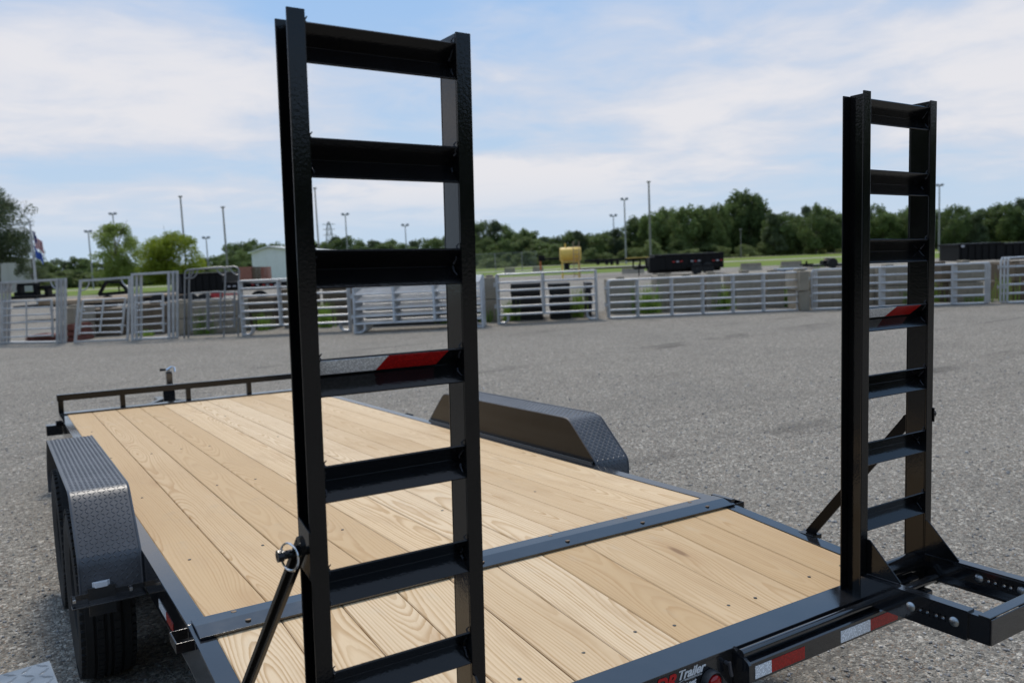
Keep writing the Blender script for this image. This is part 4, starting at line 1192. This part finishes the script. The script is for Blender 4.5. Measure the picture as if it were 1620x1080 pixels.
b = MB(); b.box(x0 + .1, x1 - .1, .1, 1.1, 0, z - .102); o = b.build('concrete_plinth', M_CONCD, bevel=.01); o.location = (fr.o.x, fr.o.y, 0); o.rotation_euler = (0, 0, fr.a)
tag(o, 'dark concrete plinth under the blue grey sheets', 'plinth')

# left side clutter
def simple_thing(name, label, cat, fr): return thing(name, label, cat, (fr.o.x, fr.o.y, 0), fr.a)
fr = far_frame(36, 478, 31)
t = simple_thing('trailer_front', 'black trailer front end seen inside the leftmost bow gate', 'trailer', fr)
pb(fr, t, 'bulkhead', M_BLK2, [(26, 449, 32, 468), (52, 448, 57, 466), (26, 448, 57, 452), (22, 462, 58, 472)], 0, .3)
pb(fr, t, 'bed', M_BLK2, [(17, 468, 57, 473)], -.4, 1.8); pb(fr, t, 'timber_deck', M_TAN, [(60, 474, 200, 480)], .2, 1.6)
pb(fr, t, 'side_beam', M_BLK2, [(20, 480.3, 205, 484)], .2, 1.6)
pb(fr, t, 'hitch', M_BLK2, [(60, 452, 82, 456), (70, 456, 76, 467)], .2, .5)
wheel_far(fr, t, 150, 494, .34, .5)
fr = far_frame(178, 470, 36)
t = simple_thing('trailer_front', 'black trailer front end seen inside the second bow gate', 'trailer', fr)
b = MB(); 
A = [fr.p(157, 466), fr.p(168, 446), fr.p(190, 446), fr.p(203, 462)]
b.sq((A[0][0], 0, A[0][1]), (A[1][0], 0, A[1][1]), .12); b.sq((A[1][0], 0, A[1][1]), (A[2][0], 0, A[2][1]), .10); b.sq((A[2][0], 0, A[2][1]), (A[3][0], 0, A[3][1]), .12); b.sq((A[0][0], 0, A[0][1]), (A[3][0], 0, A[3][1]), .14)
tag(b.build('bulkhead', M_BLK2, t), kind='stuff'); pb(fr, t, 'timber_deck', M_TAN, [(150, 467.5, 275, 471)], .1, 1.8); pb(fr, t, 'side_beam', M_BLK2, [(150, 471.3, 275, 477)], .1, 1.8)
for x in (170, 250): wheel_far(fr, t, x, 482, .36, .0)
fr = far_frame(310, 474, 33)
t = simple_thing('dump_trailer', 'black dump trailer behind the dull grey bow gates with red lower panels', 'trailer', fr)
pb(fr, t, 'dump_body', M_BLK2, [(278, 434, 352, 464)], 0, 2.0); pb(fr, t, 'top_rail', M_BLK2, [(277, 432, 353, 434.5)], -.06, 2.06)
for k in range(6): pb(fr, t, 'side_stake', simple('worn_black', (.03, .03, .032), .5) if k == 0 else M_BLK2, [(284 + k*11, 436, 286.5 + k*11, 463)], -.05, -.002, 0)
pb(fr, t, 'rear_box', M_BLK2, [(353, 446, 378, 458)], .1, 1.6)
pb(fr, t, 'red_panel', M_RED, [(333, 463.5, 349, 473)], -.1, .2); pb(fr, t, 'red_rail', M_RED, [(300, 471, 333, 474), (349, 464, 378, 467)], -.05, .1)
pb(fr, t, 'reflector', M_TWF, [(360, 452, 364, 454), (368, 451.5, 373, 453.5)], .05, .095, 0)
for x in (300, 322): wheel_far(fr, t, x, 478, .34, -.25)
fr = far_frame(420, 460, 34)
t = simple_thing('equipment_trailer', 'dark trailer with red and white reflective dashes behind the upright corral stack', 'trailer', fr)
pb(fr, t, 'bed', M_BLK2, [(385, 446, 480, 457)], 0, 2.0); pb(fr, t, 'lower_frame', M_RUST, [(385, 468, 480, 478)], .1, 1.8)
for k, x in enumerate((398, 405, 415, 421, 427, 434)): pb(fr, t, 'reflector', M_TWF if k % 2 else M_TRF, [(x, 449.5, x + 4, 451.5)], -.04, -.005, 0)
for x in (410, 450): wheel_far(fr, t, x, 478, .36, -.1)
# brick pallets
M_BRK = simple('brick_red', (.30, .13, .09), .9, var=.2)
for i, (a, c, m) in enumerate(((377, 398, M_BRK), (399, 412, M_CONCD), (412.5, 424, M_BRK))):
    fr = far_frame((a+c)/2, 440, 62)
    t = simple_thing('brick_pallet', ('left reddish', 'middle grey', 'right reddish')[i] + ' masonry pallet stack in front of the white building', 'brick pallet', fr)
    x0, x1 = fr.p(a, 430)[0], fr.p(c, 430)[0]; zt = fr.p((a+c)/2, 422)[1]; n = 9
    b = MB()
    for k in range(n):
        for j in range(5):
            b.box(x0 + (x1-x0)*j/5 + .01, x0 + (x1-x0)*(j+1)/5 - .01, 0 + .02*((j+k) % 2), .9, zt*k/n + .008, zt*(k+1)/n - .008)
    tag(b.build('masonry', m, t), kind='stuff')
# white building
def gable(name, label, px0, px1, yeave, ybase, depth, rise, deep, mat, ridge_px=None, ang=None):
    fr = far_frame((px0+px1)/2, ybase, depth, ang); t = simple_thing(name, label, 'building', fr)
    x0, x1 = fr.p(px0, yeave)[0], fr.p(px1, yeave)[0]; z = fr.p((px0+px1)/2, yeave)[1]; m = (x0+x1)/2
    if ridge_px is not None: m = fr.p(ridge_px, yeave)[0]
    b = MB(); b.prism([(x0, 0), (x1, 0), (x1, z), (m, z + rise - .06), (x0, z)], 0, deep, 'y'); wl_ = b.build('wall', mat, t)
    b = MB(); n = int((x1 - x0) / .9)
    for k in range(n): 
        x = x0 + .4 + k*.9; hh = z + (rise - .2) * (1 - abs(x - m) / max(m - x0, x1 - m)) 
        b.box(x, x + .05, -.04, -.001, .05, hh)
    tag(b.build('cladding_ribs', mat, wl_), kind='stuff')
    b = MB(); o = .25
    for s, xe in ((-1, x0 - o), (1, x1 + o)):
        zz = z - rise * o / (m - x0)
        b.hexa([(xe, -o, zz), (m, -o, z + rise), (xe, deep + o, zz), (m, deep + o, z + rise), (xe, -o, zz + .1), (m, -o, z + rise + .1), (xe, deep + o, zz + .1), (m, deep + o, z + rise + .1)])
    b.build('roof', M_WHT, t)
    return t
gable('shed', 'white metal shed with a low gable roof behind the near ramp', 397.5, 482, 398, 432, 75, .45, 14, M_WHT, 425)
gable('warehouse', 'pale grey warehouse behind the large tree at the left edge', -70, 54, 412, 446, 95, .3, 20, simple('pale_grey_wall', (.40, .39, .36), .8, var=.08), ang=YAW + radians(34))

# ------------------------------------------------------------------ flagpole with two flags
o = at_depth(56, 50); fr = Frame(o)
t = thing('flagpole', 'tall flagpole with two hanging flags in front of the large left tree', 'flagpole', (o.x, o.y, 0), fr.a)
hp = fr.p(49, 352)[1]
b = MB(); b.tube([(0, 0, 0), (0, 0, hp)], .09, 10, r2=.05); b.lathe([(hp, .03), (hp + .07, .09), (hp + .14, .06), (hp+.18, .005)], 10, axis='z'); b.build('pole', simple('grey_pole', (.42, .42, .40), .5), t, smooth=True)
def flag(name, ztop, h, w, col_fn, lab):
    mats = []
    idx = {}
    b = MB(); nx, nz = 26, 13
    def pt(i, j):
        u, v = i/nx, j/nz
        x = .09 + w*u*(.42 + .12*v); z = ztop - h*v*.95 - w*.62*u - .1*u*sin(v*3)
        y = .10*sin(u*9 + v*2) + .06*sin(u*17)
        return (x, y, z)
    vs = [pt(i, j) for j in range(nz+1) for i in range(nx+1)]; base = len(b.v); b.v += vs
    for j in range(nz):
        for i in range(nx):
            c = col_fn(i/nx, (j+.5)/nz, j)
            if c not in idx: idx[c] = len(mats); mats.append(simple('flag_cloth', c, .8, var=.08))
            b.f.append((j*(nx+1)+i, j*(nx+1)+i+1, (j+1)*(nx+1)+i+1, (j+1)*(nx+1)+i)); b.m.append(idx[c])
    o = b.build(name, mats, t, smooth=True); o['label'] = lab
zf = fr.p(52, 365)[1]
flag('flag', zf, .85, 1.25, lambda u, v, j: (.03, .04, .16) if (u < .4 and j < 7) else ((.38, .03, .04) if j % 2 == 0 else (.6, .58, .56)), 'red and white striped flag with blue canton')
flag('flag', fr.p(52, 388)[1], .6, 1.0, lambda u, v, j: (.05, .12, .42), 'blue flag')

# ------------------------------------------------------------------ light poles
M_POLE = simple('weathered_pole', (.20, .19, .17), .8, var=.2); M_POLEG = simple('grey_steel_pole', (.26, .27, .27), .5, .4)
def pole(px_t, py_t, depth, head, label, r=.11, px_b=None):
    o = at_depth(px_b if px_b else px_t + 3, depth); fr = Frame(o); H = fr.p(px_t, py_t)[1]; r *= .75
    t = thing('light_pole' if head else 'utility_pole', label, 'light pole' if head else 'pole', (o.x, o.y, 0), fr.a)
    b = MB(); b.tube([(0, 0, 0), (0, 0, H - (.3 if head else 0))], r*1.2, 10, r2=r*.75); b.build('pole', M_POLEG if head else M_POLE, t, smooth=True)
    if head:
        k = depth / 100 * .52
        b = MB(); b.box(-.75*k, .75*k, -.08, .08, H - .55*k, H - .40*k); b.build('cross_arm', M_POLEG, t)
        for x in (-.55*k, .55*k):
            b = MB(); b.hexa([(x + sx*w, sy*w, z) for z, w in ((H - .39*k, .36*k), (H, .26*k)) for sy in (-1, 1) for sx in (-1, 1)]); b.build('lamp_head', M_POLEG, t)
    else:
        b = MB(); b.box(-.18, .18, -.10, .14, H - .12, H + .02); b.build('pole_cap', M_POLE, t)
for a in ((141, 364, 95, 1, 'grey light pole left of the pale green tree', .11, 146), (183, 336, 110, 1, 'light pole whose lamps rise above the pale green tree', .12, 187),
          (291, 310, 90, 0, 'tall bare pole rising behind the round yellow green tree', .13, 295), (327, 374, 120, 1, 'short light pole right of the round yellow green tree', .12, 330),
          (354, 327, 85, 0, 'tall bare pole with a small cap left of the white shed', .13, 360), (501, 297, 90, 0, 'tall bare pole seen through the near ramp', .12, 506),
          (547.5, 337, 120, 1, 'light pole nearest the pylon seen through the near ramp', .13, 551), (642, 354, 130, 1, 'light pole farthest right in the near ramp opening', .12, 644),
          (968, 339, 130, 1, 'left and shorter of the two light poles right of the tank', .13, 972), (985, 313, 105, 1, 'right and taller of the two light poles right of the tank', .13, 990),
          (1023.5, 287, 85, 0, 'tallest bare pole left of the tall treeline tree', .14, 1029), (1484, 291, 100, 1, 'light pole just right of the far ramp', .12, 1485.5),
          (1172, 362, 115, 0, 'thin bare post before the trees left of the far ramp', .07, 1172)):
    pole(*a)
# pylon
o = at_depth(524, 330); fr = Frame(o, YAW + .3); H = fr.p(522, 351)[1]
t = thing('transmission_tower', 'distant lattice transmission tower seen through the near ramp', 'pylon', (o.x, o.y, 0), fr.a)
b = MB(); lv = [(0, 3.2), (.35*H, 2.0), (.6*H, 1.25), (.75*H, 1.0), (.88*H, .8), (H, .3)]
for i in range(len(lv) - 1):
    (z0_, w0), (z1_, w1) = lv[i], lv[i+1]
    cs = [(-1, -1), (1, -1), (1, 1), (-1, 1)]
    for k in range(4):
        a, c = cs[k], cs[(k+1) % 4]
        b.sq((a[0]*w0, a[1]*w0, z0_), (a[0]*w1, a[1]*w1, z1_), .28); b.sq((a[0]*w0, a[1]*w0, z0_), (c[0]*w1, c[1]*w1, z1_), .16); b.sq((a[0]*w1, a[1]*w1, z1_), (c[0]*w1, c[1]*w1, z1_), .16)
tag(b.build('lattice', M_POLEG, t), kind='stuff')
for z in (.72, .84, .95):
    b = MB(); b.sq((-2.4, 0, H*z), (2.4, 0, H*z), .22); b.build('cross_arm', M_POLEG, t)

# ------------------------------------------------------------------ chain link fence far away
fa, fb = P3(-9, 84), P3(4, 80)
p0 = at_depth(700, 92); p1 = at_depth(850, 90)
ang = math.atan2(p1.y - p0.y, p1.x - p0.x); Lf = (p1 - p0).length
t = thing('chain_link_fence', 'grey chain link fence in the field right of the near ramp', 'fence', (p0.x, p0.y, 0), ang)
MF = Mat('chain_link'); v_ = MF.obj(rot=(0, radians(45), 0)); 
ch = MF.node('ShaderNodeTexChecker'); 
MF.set(Base_Color=(.22, .25, .22), Roughness=.6, Metallic=.3)
b = MB(); nn = int(Lf / .30)
for k in range(nn):
    x = Lf*k/nn
    b.sq((x, 0, .05), (min(x + 1.9, Lf), 0, 1.95), .014); b.sq((min(x + 1.9, Lf), .01, .05), (x, .01, 1.95), .014)
tag(b.build('mesh_wire', MF.m, t), kind='stuff')
pmf = MB().tube([(0, 0, 0), (0, 0, 2.05)], .04, 8).mesh('post', M_GALVD)
for k in range(int(Lf/3) + 1): inst('post', pmf, t, (k*3, 0, 0))
b = MB(); b.tube([(0, 0, 2.02), (Lf, 0, 2.02)], .025, 6); b.build('top_rail', M_GALVD, t)

# ------------------------------------------------------------------ weeds
def weeds(name, spots, label):
    b = MB(); rr = random.Random(21)
    for (px, py, hgt, n, wd) in spots:
        c = G(px, py); c = c + Vector((-sin(GU), cos(GU), 0)) * .35
        for i in range(n):
            a = rr.uniform(0, 6.28); p = c + Vector((rr.gauss(0, wd * .75), rr.gauss(0, .15), 0)); h = hgt * rr.uniform(.4, 1)
            d = Vector((cos(a), sin(a), 0)); s = Vector((-sin(a), cos(a), 0)) * rr.uniform(.006, .012); l = rr.uniform(.05, .30) * h
            b.add([p - s, p + s, p + d*l*.4 + s*.8 + Vector((0, 0, h*.6)), p + d*l*.4 - s*.8 + Vector((0, 0, h*.6)), p + d*l + Vector((0, 0, h))], [(0, 1, 2, 3), (3, 2, 4)])
    tag(b.build(name, M_WEED), label, kind='stuff')
weeds('weeds', [(x, y, h, 90, .14) for x, y, h in ((222, 533, .2), (316, 530, .75), (325, 529, .4), (408, 524, .6), (506, 519, .75), (512, 519, .8), (806, 509, .7), (806, 509, .5), (910, 503, .8), (917, 503, .95), (1022, 497, .9), (1030, 496, .95), (1034, 496, .6), (1140, 491, .9), (1148, 490, .8), (1152, 490, .5), (1246, 486, .8), (1254, 486, .7), (1448, 482, .6), (1482, 479, .7), (1597, 477, .8), (1560, 479, .2), (765, 511, .4), (700, 513, .2))], 'green weeds growing between the concrete blocks behind the gates')
weeds('fence_line_grass', [(x, 452 - x*.02, .35, 25, .6) for x in range(100, 1600, 60)], 'tufts of grass beyond the gates')

# ================================================================== TREES
def crown_mesh(name, mat, seed, w=1.0, h=1.0, lobes=26, leaves=2600, leaf=.05, shape='round', low=.0, lobe=1.0):
    """unit crown (radius about 1, from z=0 to z=2h) of leaf sprays gathered round many small twig ends"""
    rr = random.Random(seed); vs = []; fs = []
    cl = []
    for i in range(lobes):
        a = rr.uniform(0, 6.28); zz = rr.uniform(.02, 1)
        env = {'round': sqrt(max(0, 1 - (2*zz - 1.0)**2)) * .92, 'tall': (1 - zz)**.6 * .8 + .15, 'bush': sqrt(max(0, 1 - zz*zz))}[shape]
        r = env * (rr.random() ** .45) * w
        cl.append((Vector((cos(a)*r, sin(a)*r, (low + zz*(1-low)) * 2*h)), lobe * rr.uniform(.24, .46) * (1 - .30*zz)))
    tot = sum(c[1]**2 for c in cl)
    for c, s in cl:
        n = int(leaves * s*s / tot)
        for k in range(n):
            d = Vector((rr.gauss(0, 1), rr.gauss(0, 1), rr.gauss(0, .75))).normalized() * s * (rr.random() ** .4)
            p = c + d
            if p.z < 0: p.z = abs(p.z) * .3
            u = Vector((rr.gauss(0, 1), rr.gauss(0, 1), rr.gauss(0, .6))).normalized(); v = u.cross(Vector((rr.gauss(0, 1), rr.gauss(0, 1), rr.gauss(0, 1)))).normalized()
            L_ = leaf * rr.uniform(.6, 1.5); k_ = len(vs)
            vs += [p - u*L_, p + v*L_*.45, p + u*L_, p - v*L_*.45]; fs.append((k_, k_+1, k_+2, k_+3))
    me = D.meshes.new(name); me.from_pydata([tuple(v) for v in vs], [], fs); me.materials.append(mat); return me
def trunk_mesh(seed, H=1.0, r=.045, n=6, spread=.75, base=.12):
    rr = random.Random(seed); b = MB()
    b.tube([(0, 0, 0), (rr.uniform(-.02, .02), rr.uniform(-.02, .02), H*.3), (rr.uniform(-.04, .04), rr.uniform(-.04, .04), H*.65), (0, 0, H*.95)], r, 9, r2=r*.2)
    for i in range(n):
        a = rr.uniform(0, 6.28); z = H * (base + .55 * i / n); l = spread * rr.uniform(.5, .9)
        b.tube([(0, 0, z), (cos(a)*l*.4, sin(a)*l*.4, z + l*.35), (cos(a)*l, sin(a)*l, z + l*.75)], r*.45, 6, r2=r*.1)
    return b.mesh('trunk', M_BARK, smooth=True)
kinds = [(crown_mesh('crown', M_LEAF, 1, 1.0, 1.0, 46, 7000, .062, 'round'), trunk_mesh(1, 1.7)),
         (crown_mesh('crown', M_LEAF, 2, .95, 1.05, 52, 7500, .058, 'round'), trunk_mesh(2, 1.8)),
         (crown_mesh('crown', M_LEAFD, 3, .85, 1.25, 44, 6500, .060, 'tall'), trunk_mesh(3, 2.2)),
         (crown_mesh('crown', M_LEAF, 4, 1.05, .95, 56, 7500, .056, 'round'), trunk_mesh(4, 1.6)),
         (crown_mesh('crown', M_LEAFB, 5, 1.1, .75, 40, 6500, .058, 'bush'), trunk_mesh(5, 1.0)),
         (crown_mesh('crown', M_LEAFB, 6, 1.0, .9, 36, 6000, .060, 'bush'), trunk_mesh(6, 1.2))]
def tree(px, ytop, depth, rpx, kind, label, group, name='tree', lift=.12, rr=random):
    o = at_depth(px, depth); fr = Frame(o); H = fr.p(px, ytop)[1]; R_ = rpx * depth / F_PX
    cm_, tm_ = kinds[kind]
    zmax = max(v.co.z for v in cm_.vertices)
    R_ *= 1.35
    t = thing(name, label, 'bush' if name == 'bush' else 'tree', (o.x, o.y, 0), rr.uniform(0, 6.28), group)
    lz = H * lift
    inst('crown', cm_, t, (0, 0, lz), (0, 0, 0), (R_, R_, (H - lz) / zmax))
    inst('trunk', tm_, t, (0, 0, 0), (0, 0, 0), (R_*.9, R_*.9, H * .42))
rr = random.Random(77)
# skyline of the far wood: (px, top y)
sky_ = [(372, 384), (386, 380), (403, 378), (420, 382), (440, 381), (460, 385), (480, 380), (498, 377), (512, 381), (530, 373), (545, 371), (560, 376), (575, 381), (592, 377), (608, 381), (622, 376), (640, 383), (655, 380), (672, 376), (690, 372), (706, 368), (722, 362), (738, 357), (752, 350), (768, 347), (783, 345), (797, 353), (812, 362), (828, 359), (842, 364), (857, 372), (872, 374), (888, 370), (903, 363), (918, 361), (934, 369), (948, 366), (962, 362), (978, 358), (992, 352), (1006, 341), (1020, 338), (1036, 333), (1050, 324), (1063, 326), (1078, 330), (1092, 322), (1108, 322), (1124, 324), (1140, 319), (1156, 312), (1170, 298), (1184, 297), (1196, 304), (1208, 322), (1222, 334), (1236, 333), (1250, 336), (1264, 337), (1278, 324), (1292, 320), (1306, 326), (1320, 336), (1336, 338), (1352, 334), (1368, 330), (1384, 320), (1398, 330), (1412, 338), (1426, 332), (1442, 330), (1460, 332), (1478, 334), (1496, 330), (1510, 320), (1526, 326), (1544, 333), (1562, 326), (1580, 318), (1596, 316), (1612, 311), (1632, 314), (1655, 318), (1690, 322)]
lab_side = lambda px: 'left of the near ramp' if px < 440 else 'seen through the near ramp' if px < 760 else 'right of the near ramp' if px < 1000 else 'in the middle of the photo' if px < 1330 else 'behind the far ramp' if px < 1480 else 'right of the far ramp'
LM = [(395, 'left of the white shed'), (445, 'behind the white shed'), (760, 'seen through the near ramp'), (830, 'above the chain link fence'), (880, 'between the fence and the yellow tank'), (925, 'behind the yellow tank'),
      (1000, 'behind the two light poles'), (1035, 'behind the tallest bare pole'), (1145, 'above the black dump trailer'), (1215, 'around the tallest treeline tree'), (1330, 'left of the far ramp'), (1485, 'behind the far ramp'), (1560, 'right of the far ramp'), (9999, 'above the black dump bodies at the right edge')]
CNT = {}
def numbered(what, px):
    place = next(n for lim, n in LM if px < lim); k = CNT.get((what, place), 0); CNT[(what, place)] = k + 1
    return ORD_L[min(k, 19)] + ' ' + what + ' ' + place
ORD_L = ['leftmost'] + [o for o in ORD[1:]]
for i, (px, yt) in enumerate(sky_):
    k = [0, 1, 3, 1, 0, 3, 2][(i*5 + i//3) % 7]
    dp = 150 - (px - 370) * .03
    near_ = px > 360
    r_ = rr.uniform(15, 20)
    lab = numbered('skyline tree', px)
    if px == 1170: lab = 'tallest tree of the wood rising in the middle of the photo'; k = 1; r_ = 22
    elif abs(px - 783) < 2: lab = 'pointed tree standing highest just right of the near ramp'; k = 2
    tree(px + rr.uniform(-2, 2), yt + rr.uniform(-1.5, 2), dp * rr.uniform(.97, 1.05), r_, k, lab, 'trees of the far wood', rr=rr)
# a second row lower in front, lighter and bushier
for i, px in enumerate(range(765, 1690, 21)):
    base = 418 - (px - 780) * .043
    h = rr.uniform(30, 55) * (1.25 if px > 1000 else .9)
    tree(px + rr.uniform(-6, 6), base - h, rr.uniform(128, 138), rr.uniform(14, 21), rr.choice([0, 3, 4, 5, 1]), numbered('mid height tree', px), 'mid height trees of the wood', lift=.05, rr=rr)
for i, px in enumerate(range(770, 1690, 27)):
    base = 418 - (px - 780) * .043
    tree(px + rr.uniform(-9, 9), base - rr.uniform(10, 30), rr.uniform(119, 126), rr.uniform(10, 17), rr.choice([4, 5]), numbered('low bush', px), 'bushes at the foot of the wood', name='bush', lift=0.0, rr=rr)
for i, px in enumerate(range(365, 760, 19)):
    tree(px + rr.uniform(-5, 5), 404 - (px-365)*.02 + rr.uniform(-10, 8), rr.uniform(120, 135), rr.uniform(13, 18), rr.choice([0, 3, 4]), numbered('lower front tree', px), 'lower trees left of the wood', lift=.02, rr=rr)
# left distance
for i, (px, yt) in enumerate(((-45, 408), (-15, 405), (20, 415), (40, 412), (62, 408), (78, 413), (93, 407), (108, 412), (124, 404), (140, 408), (155, 413), (170, 410), (235, 420), (262, 418), (300, 418), (322, 407), (338, 403), (352, 402), (366, 400))):
    tree(px, yt, rr.uniform(135, 150), rr.uniform(13, 18), [0, 1, 3, 2][i % 4], ORD_L[i] + ' dark tree from the left on the far left skyline', 'trees on the far left skyline', lift=.02, rr=rr)
for i, px in enumerate(range(60, 370, 20)):
    tree(px, 428 - (px-60)*.02 + rr.uniform(-6, 6), rr.uniform(100, 115), rr.uniform(14, 20), rr.choice([4, 5, 3]), ORD_L[i] + ' dense shrub from the left behind the bow gates', 'shrubs behind the bow gates', name='bush', lift=0, rr=rr)

# individual nearer trees
def own_tree(px, ytop, depth, rpx, mat, seed, label, lobe=1.0, shape='round', lobes=50, leaves=9000, leaf=.03, lift=.22, hmul=1.0, trunk_r=.035, limbs=9):
    o = at_depth(px, depth); fr = Frame(o); H = fr.p(px, ytop)[1]; R_ = rpx * depth / F_PX
    cm_ = crown_mesh('crown', mat, seed, 1.0, 1.0, lobes, leaves, leaf, shape, lobe=lobe); zm = max(v.co.z for v in cm_.vertices)
    t = thing('tree', label, 'tree', (o.x, o.y, 0), .4)
    inst('crown', cm_, t, (0, 0, H*lift), (0, 0, 0), (R_, R_, H*(1-lift)/zm))
    inst('trunk', trunk_mesh(seed, 1.0, trunk_r, limbs, .7, .22), t, (0, 0, 0), (0, 0, 0), (R_, R_, H*.93))
own_tree(0, 292, 58, 60, M_LEAFD, 31, 'large dark tree at the left edge of the photo', lobes=90, leaves=26000, leaf=.028, lift=.34)
own_tree(52, 385, 60, 24, M_LEAFD, 34, 'small dark tree behind the flagpole', lobes=30, leaves=4000, leaf=.05, lift=.35)
own_tree(186, 349, 72, 40, M_LEAFS, 32, 'sparse pale green tree left of the round yellow green one', lobes=90, leaves=21000, leaf=.036, lift=.10, trunk_r=.03, lobe=.85)
own_tree(274, 363, 68, 50, M_LEAFY, 33, 'dense round yellow green tree behind the bow gates', lobes=110, leaves=34000, leaf=.034, lift=.12)

# unseen trees added behind the viewer to darken reflections in the black paint
def ring_wood():
    rr = random.Random(50); src = crown_mesh('wood', M_LEAF, 60, 1.0, 1.0, 30, 1500, .11, 'round')
    co = [v.co.copy() for v in src.vertices]; nf = len(src.polygons); vs = []; fs = []
    for i in range(72):
        a = radians(75 + (290 - 75 + 0) * i / 71); dd = rr.uniform(40, 52)      # clockwise from the view direction
        c = P3(sin(a) * dd, cos(a) * dd); R_ = rr.uniform(2.6, 3.6); Hh = rr.uniform(4.2, 6.2); ro = rr.uniform(0, 6.28); k = len(vs)
        ca, sa = cos(ro), sin(ro)
        vs += [(c.x + (v.x*ca - v.y*sa)*R_, c.y + (v.x*sa + v.y*ca)*R_, v.z*Hh) for v in co]
        fs += [(k+4*j, k+4*j+1, k+4*j+2, k+4*j+3) for j in range(nf)]
    me = D.meshes.new('added_reflection_wood'); me.from_pydata(vs, [], fs); me.materials.append(M_LEAF)
    o = D.objects.new('added_reflection_wood', me); COL.objects.link(o); tag(o, 'unseen green trees added round the rest of the lot for their dark reflections', kind='stuff')
ring_wood()
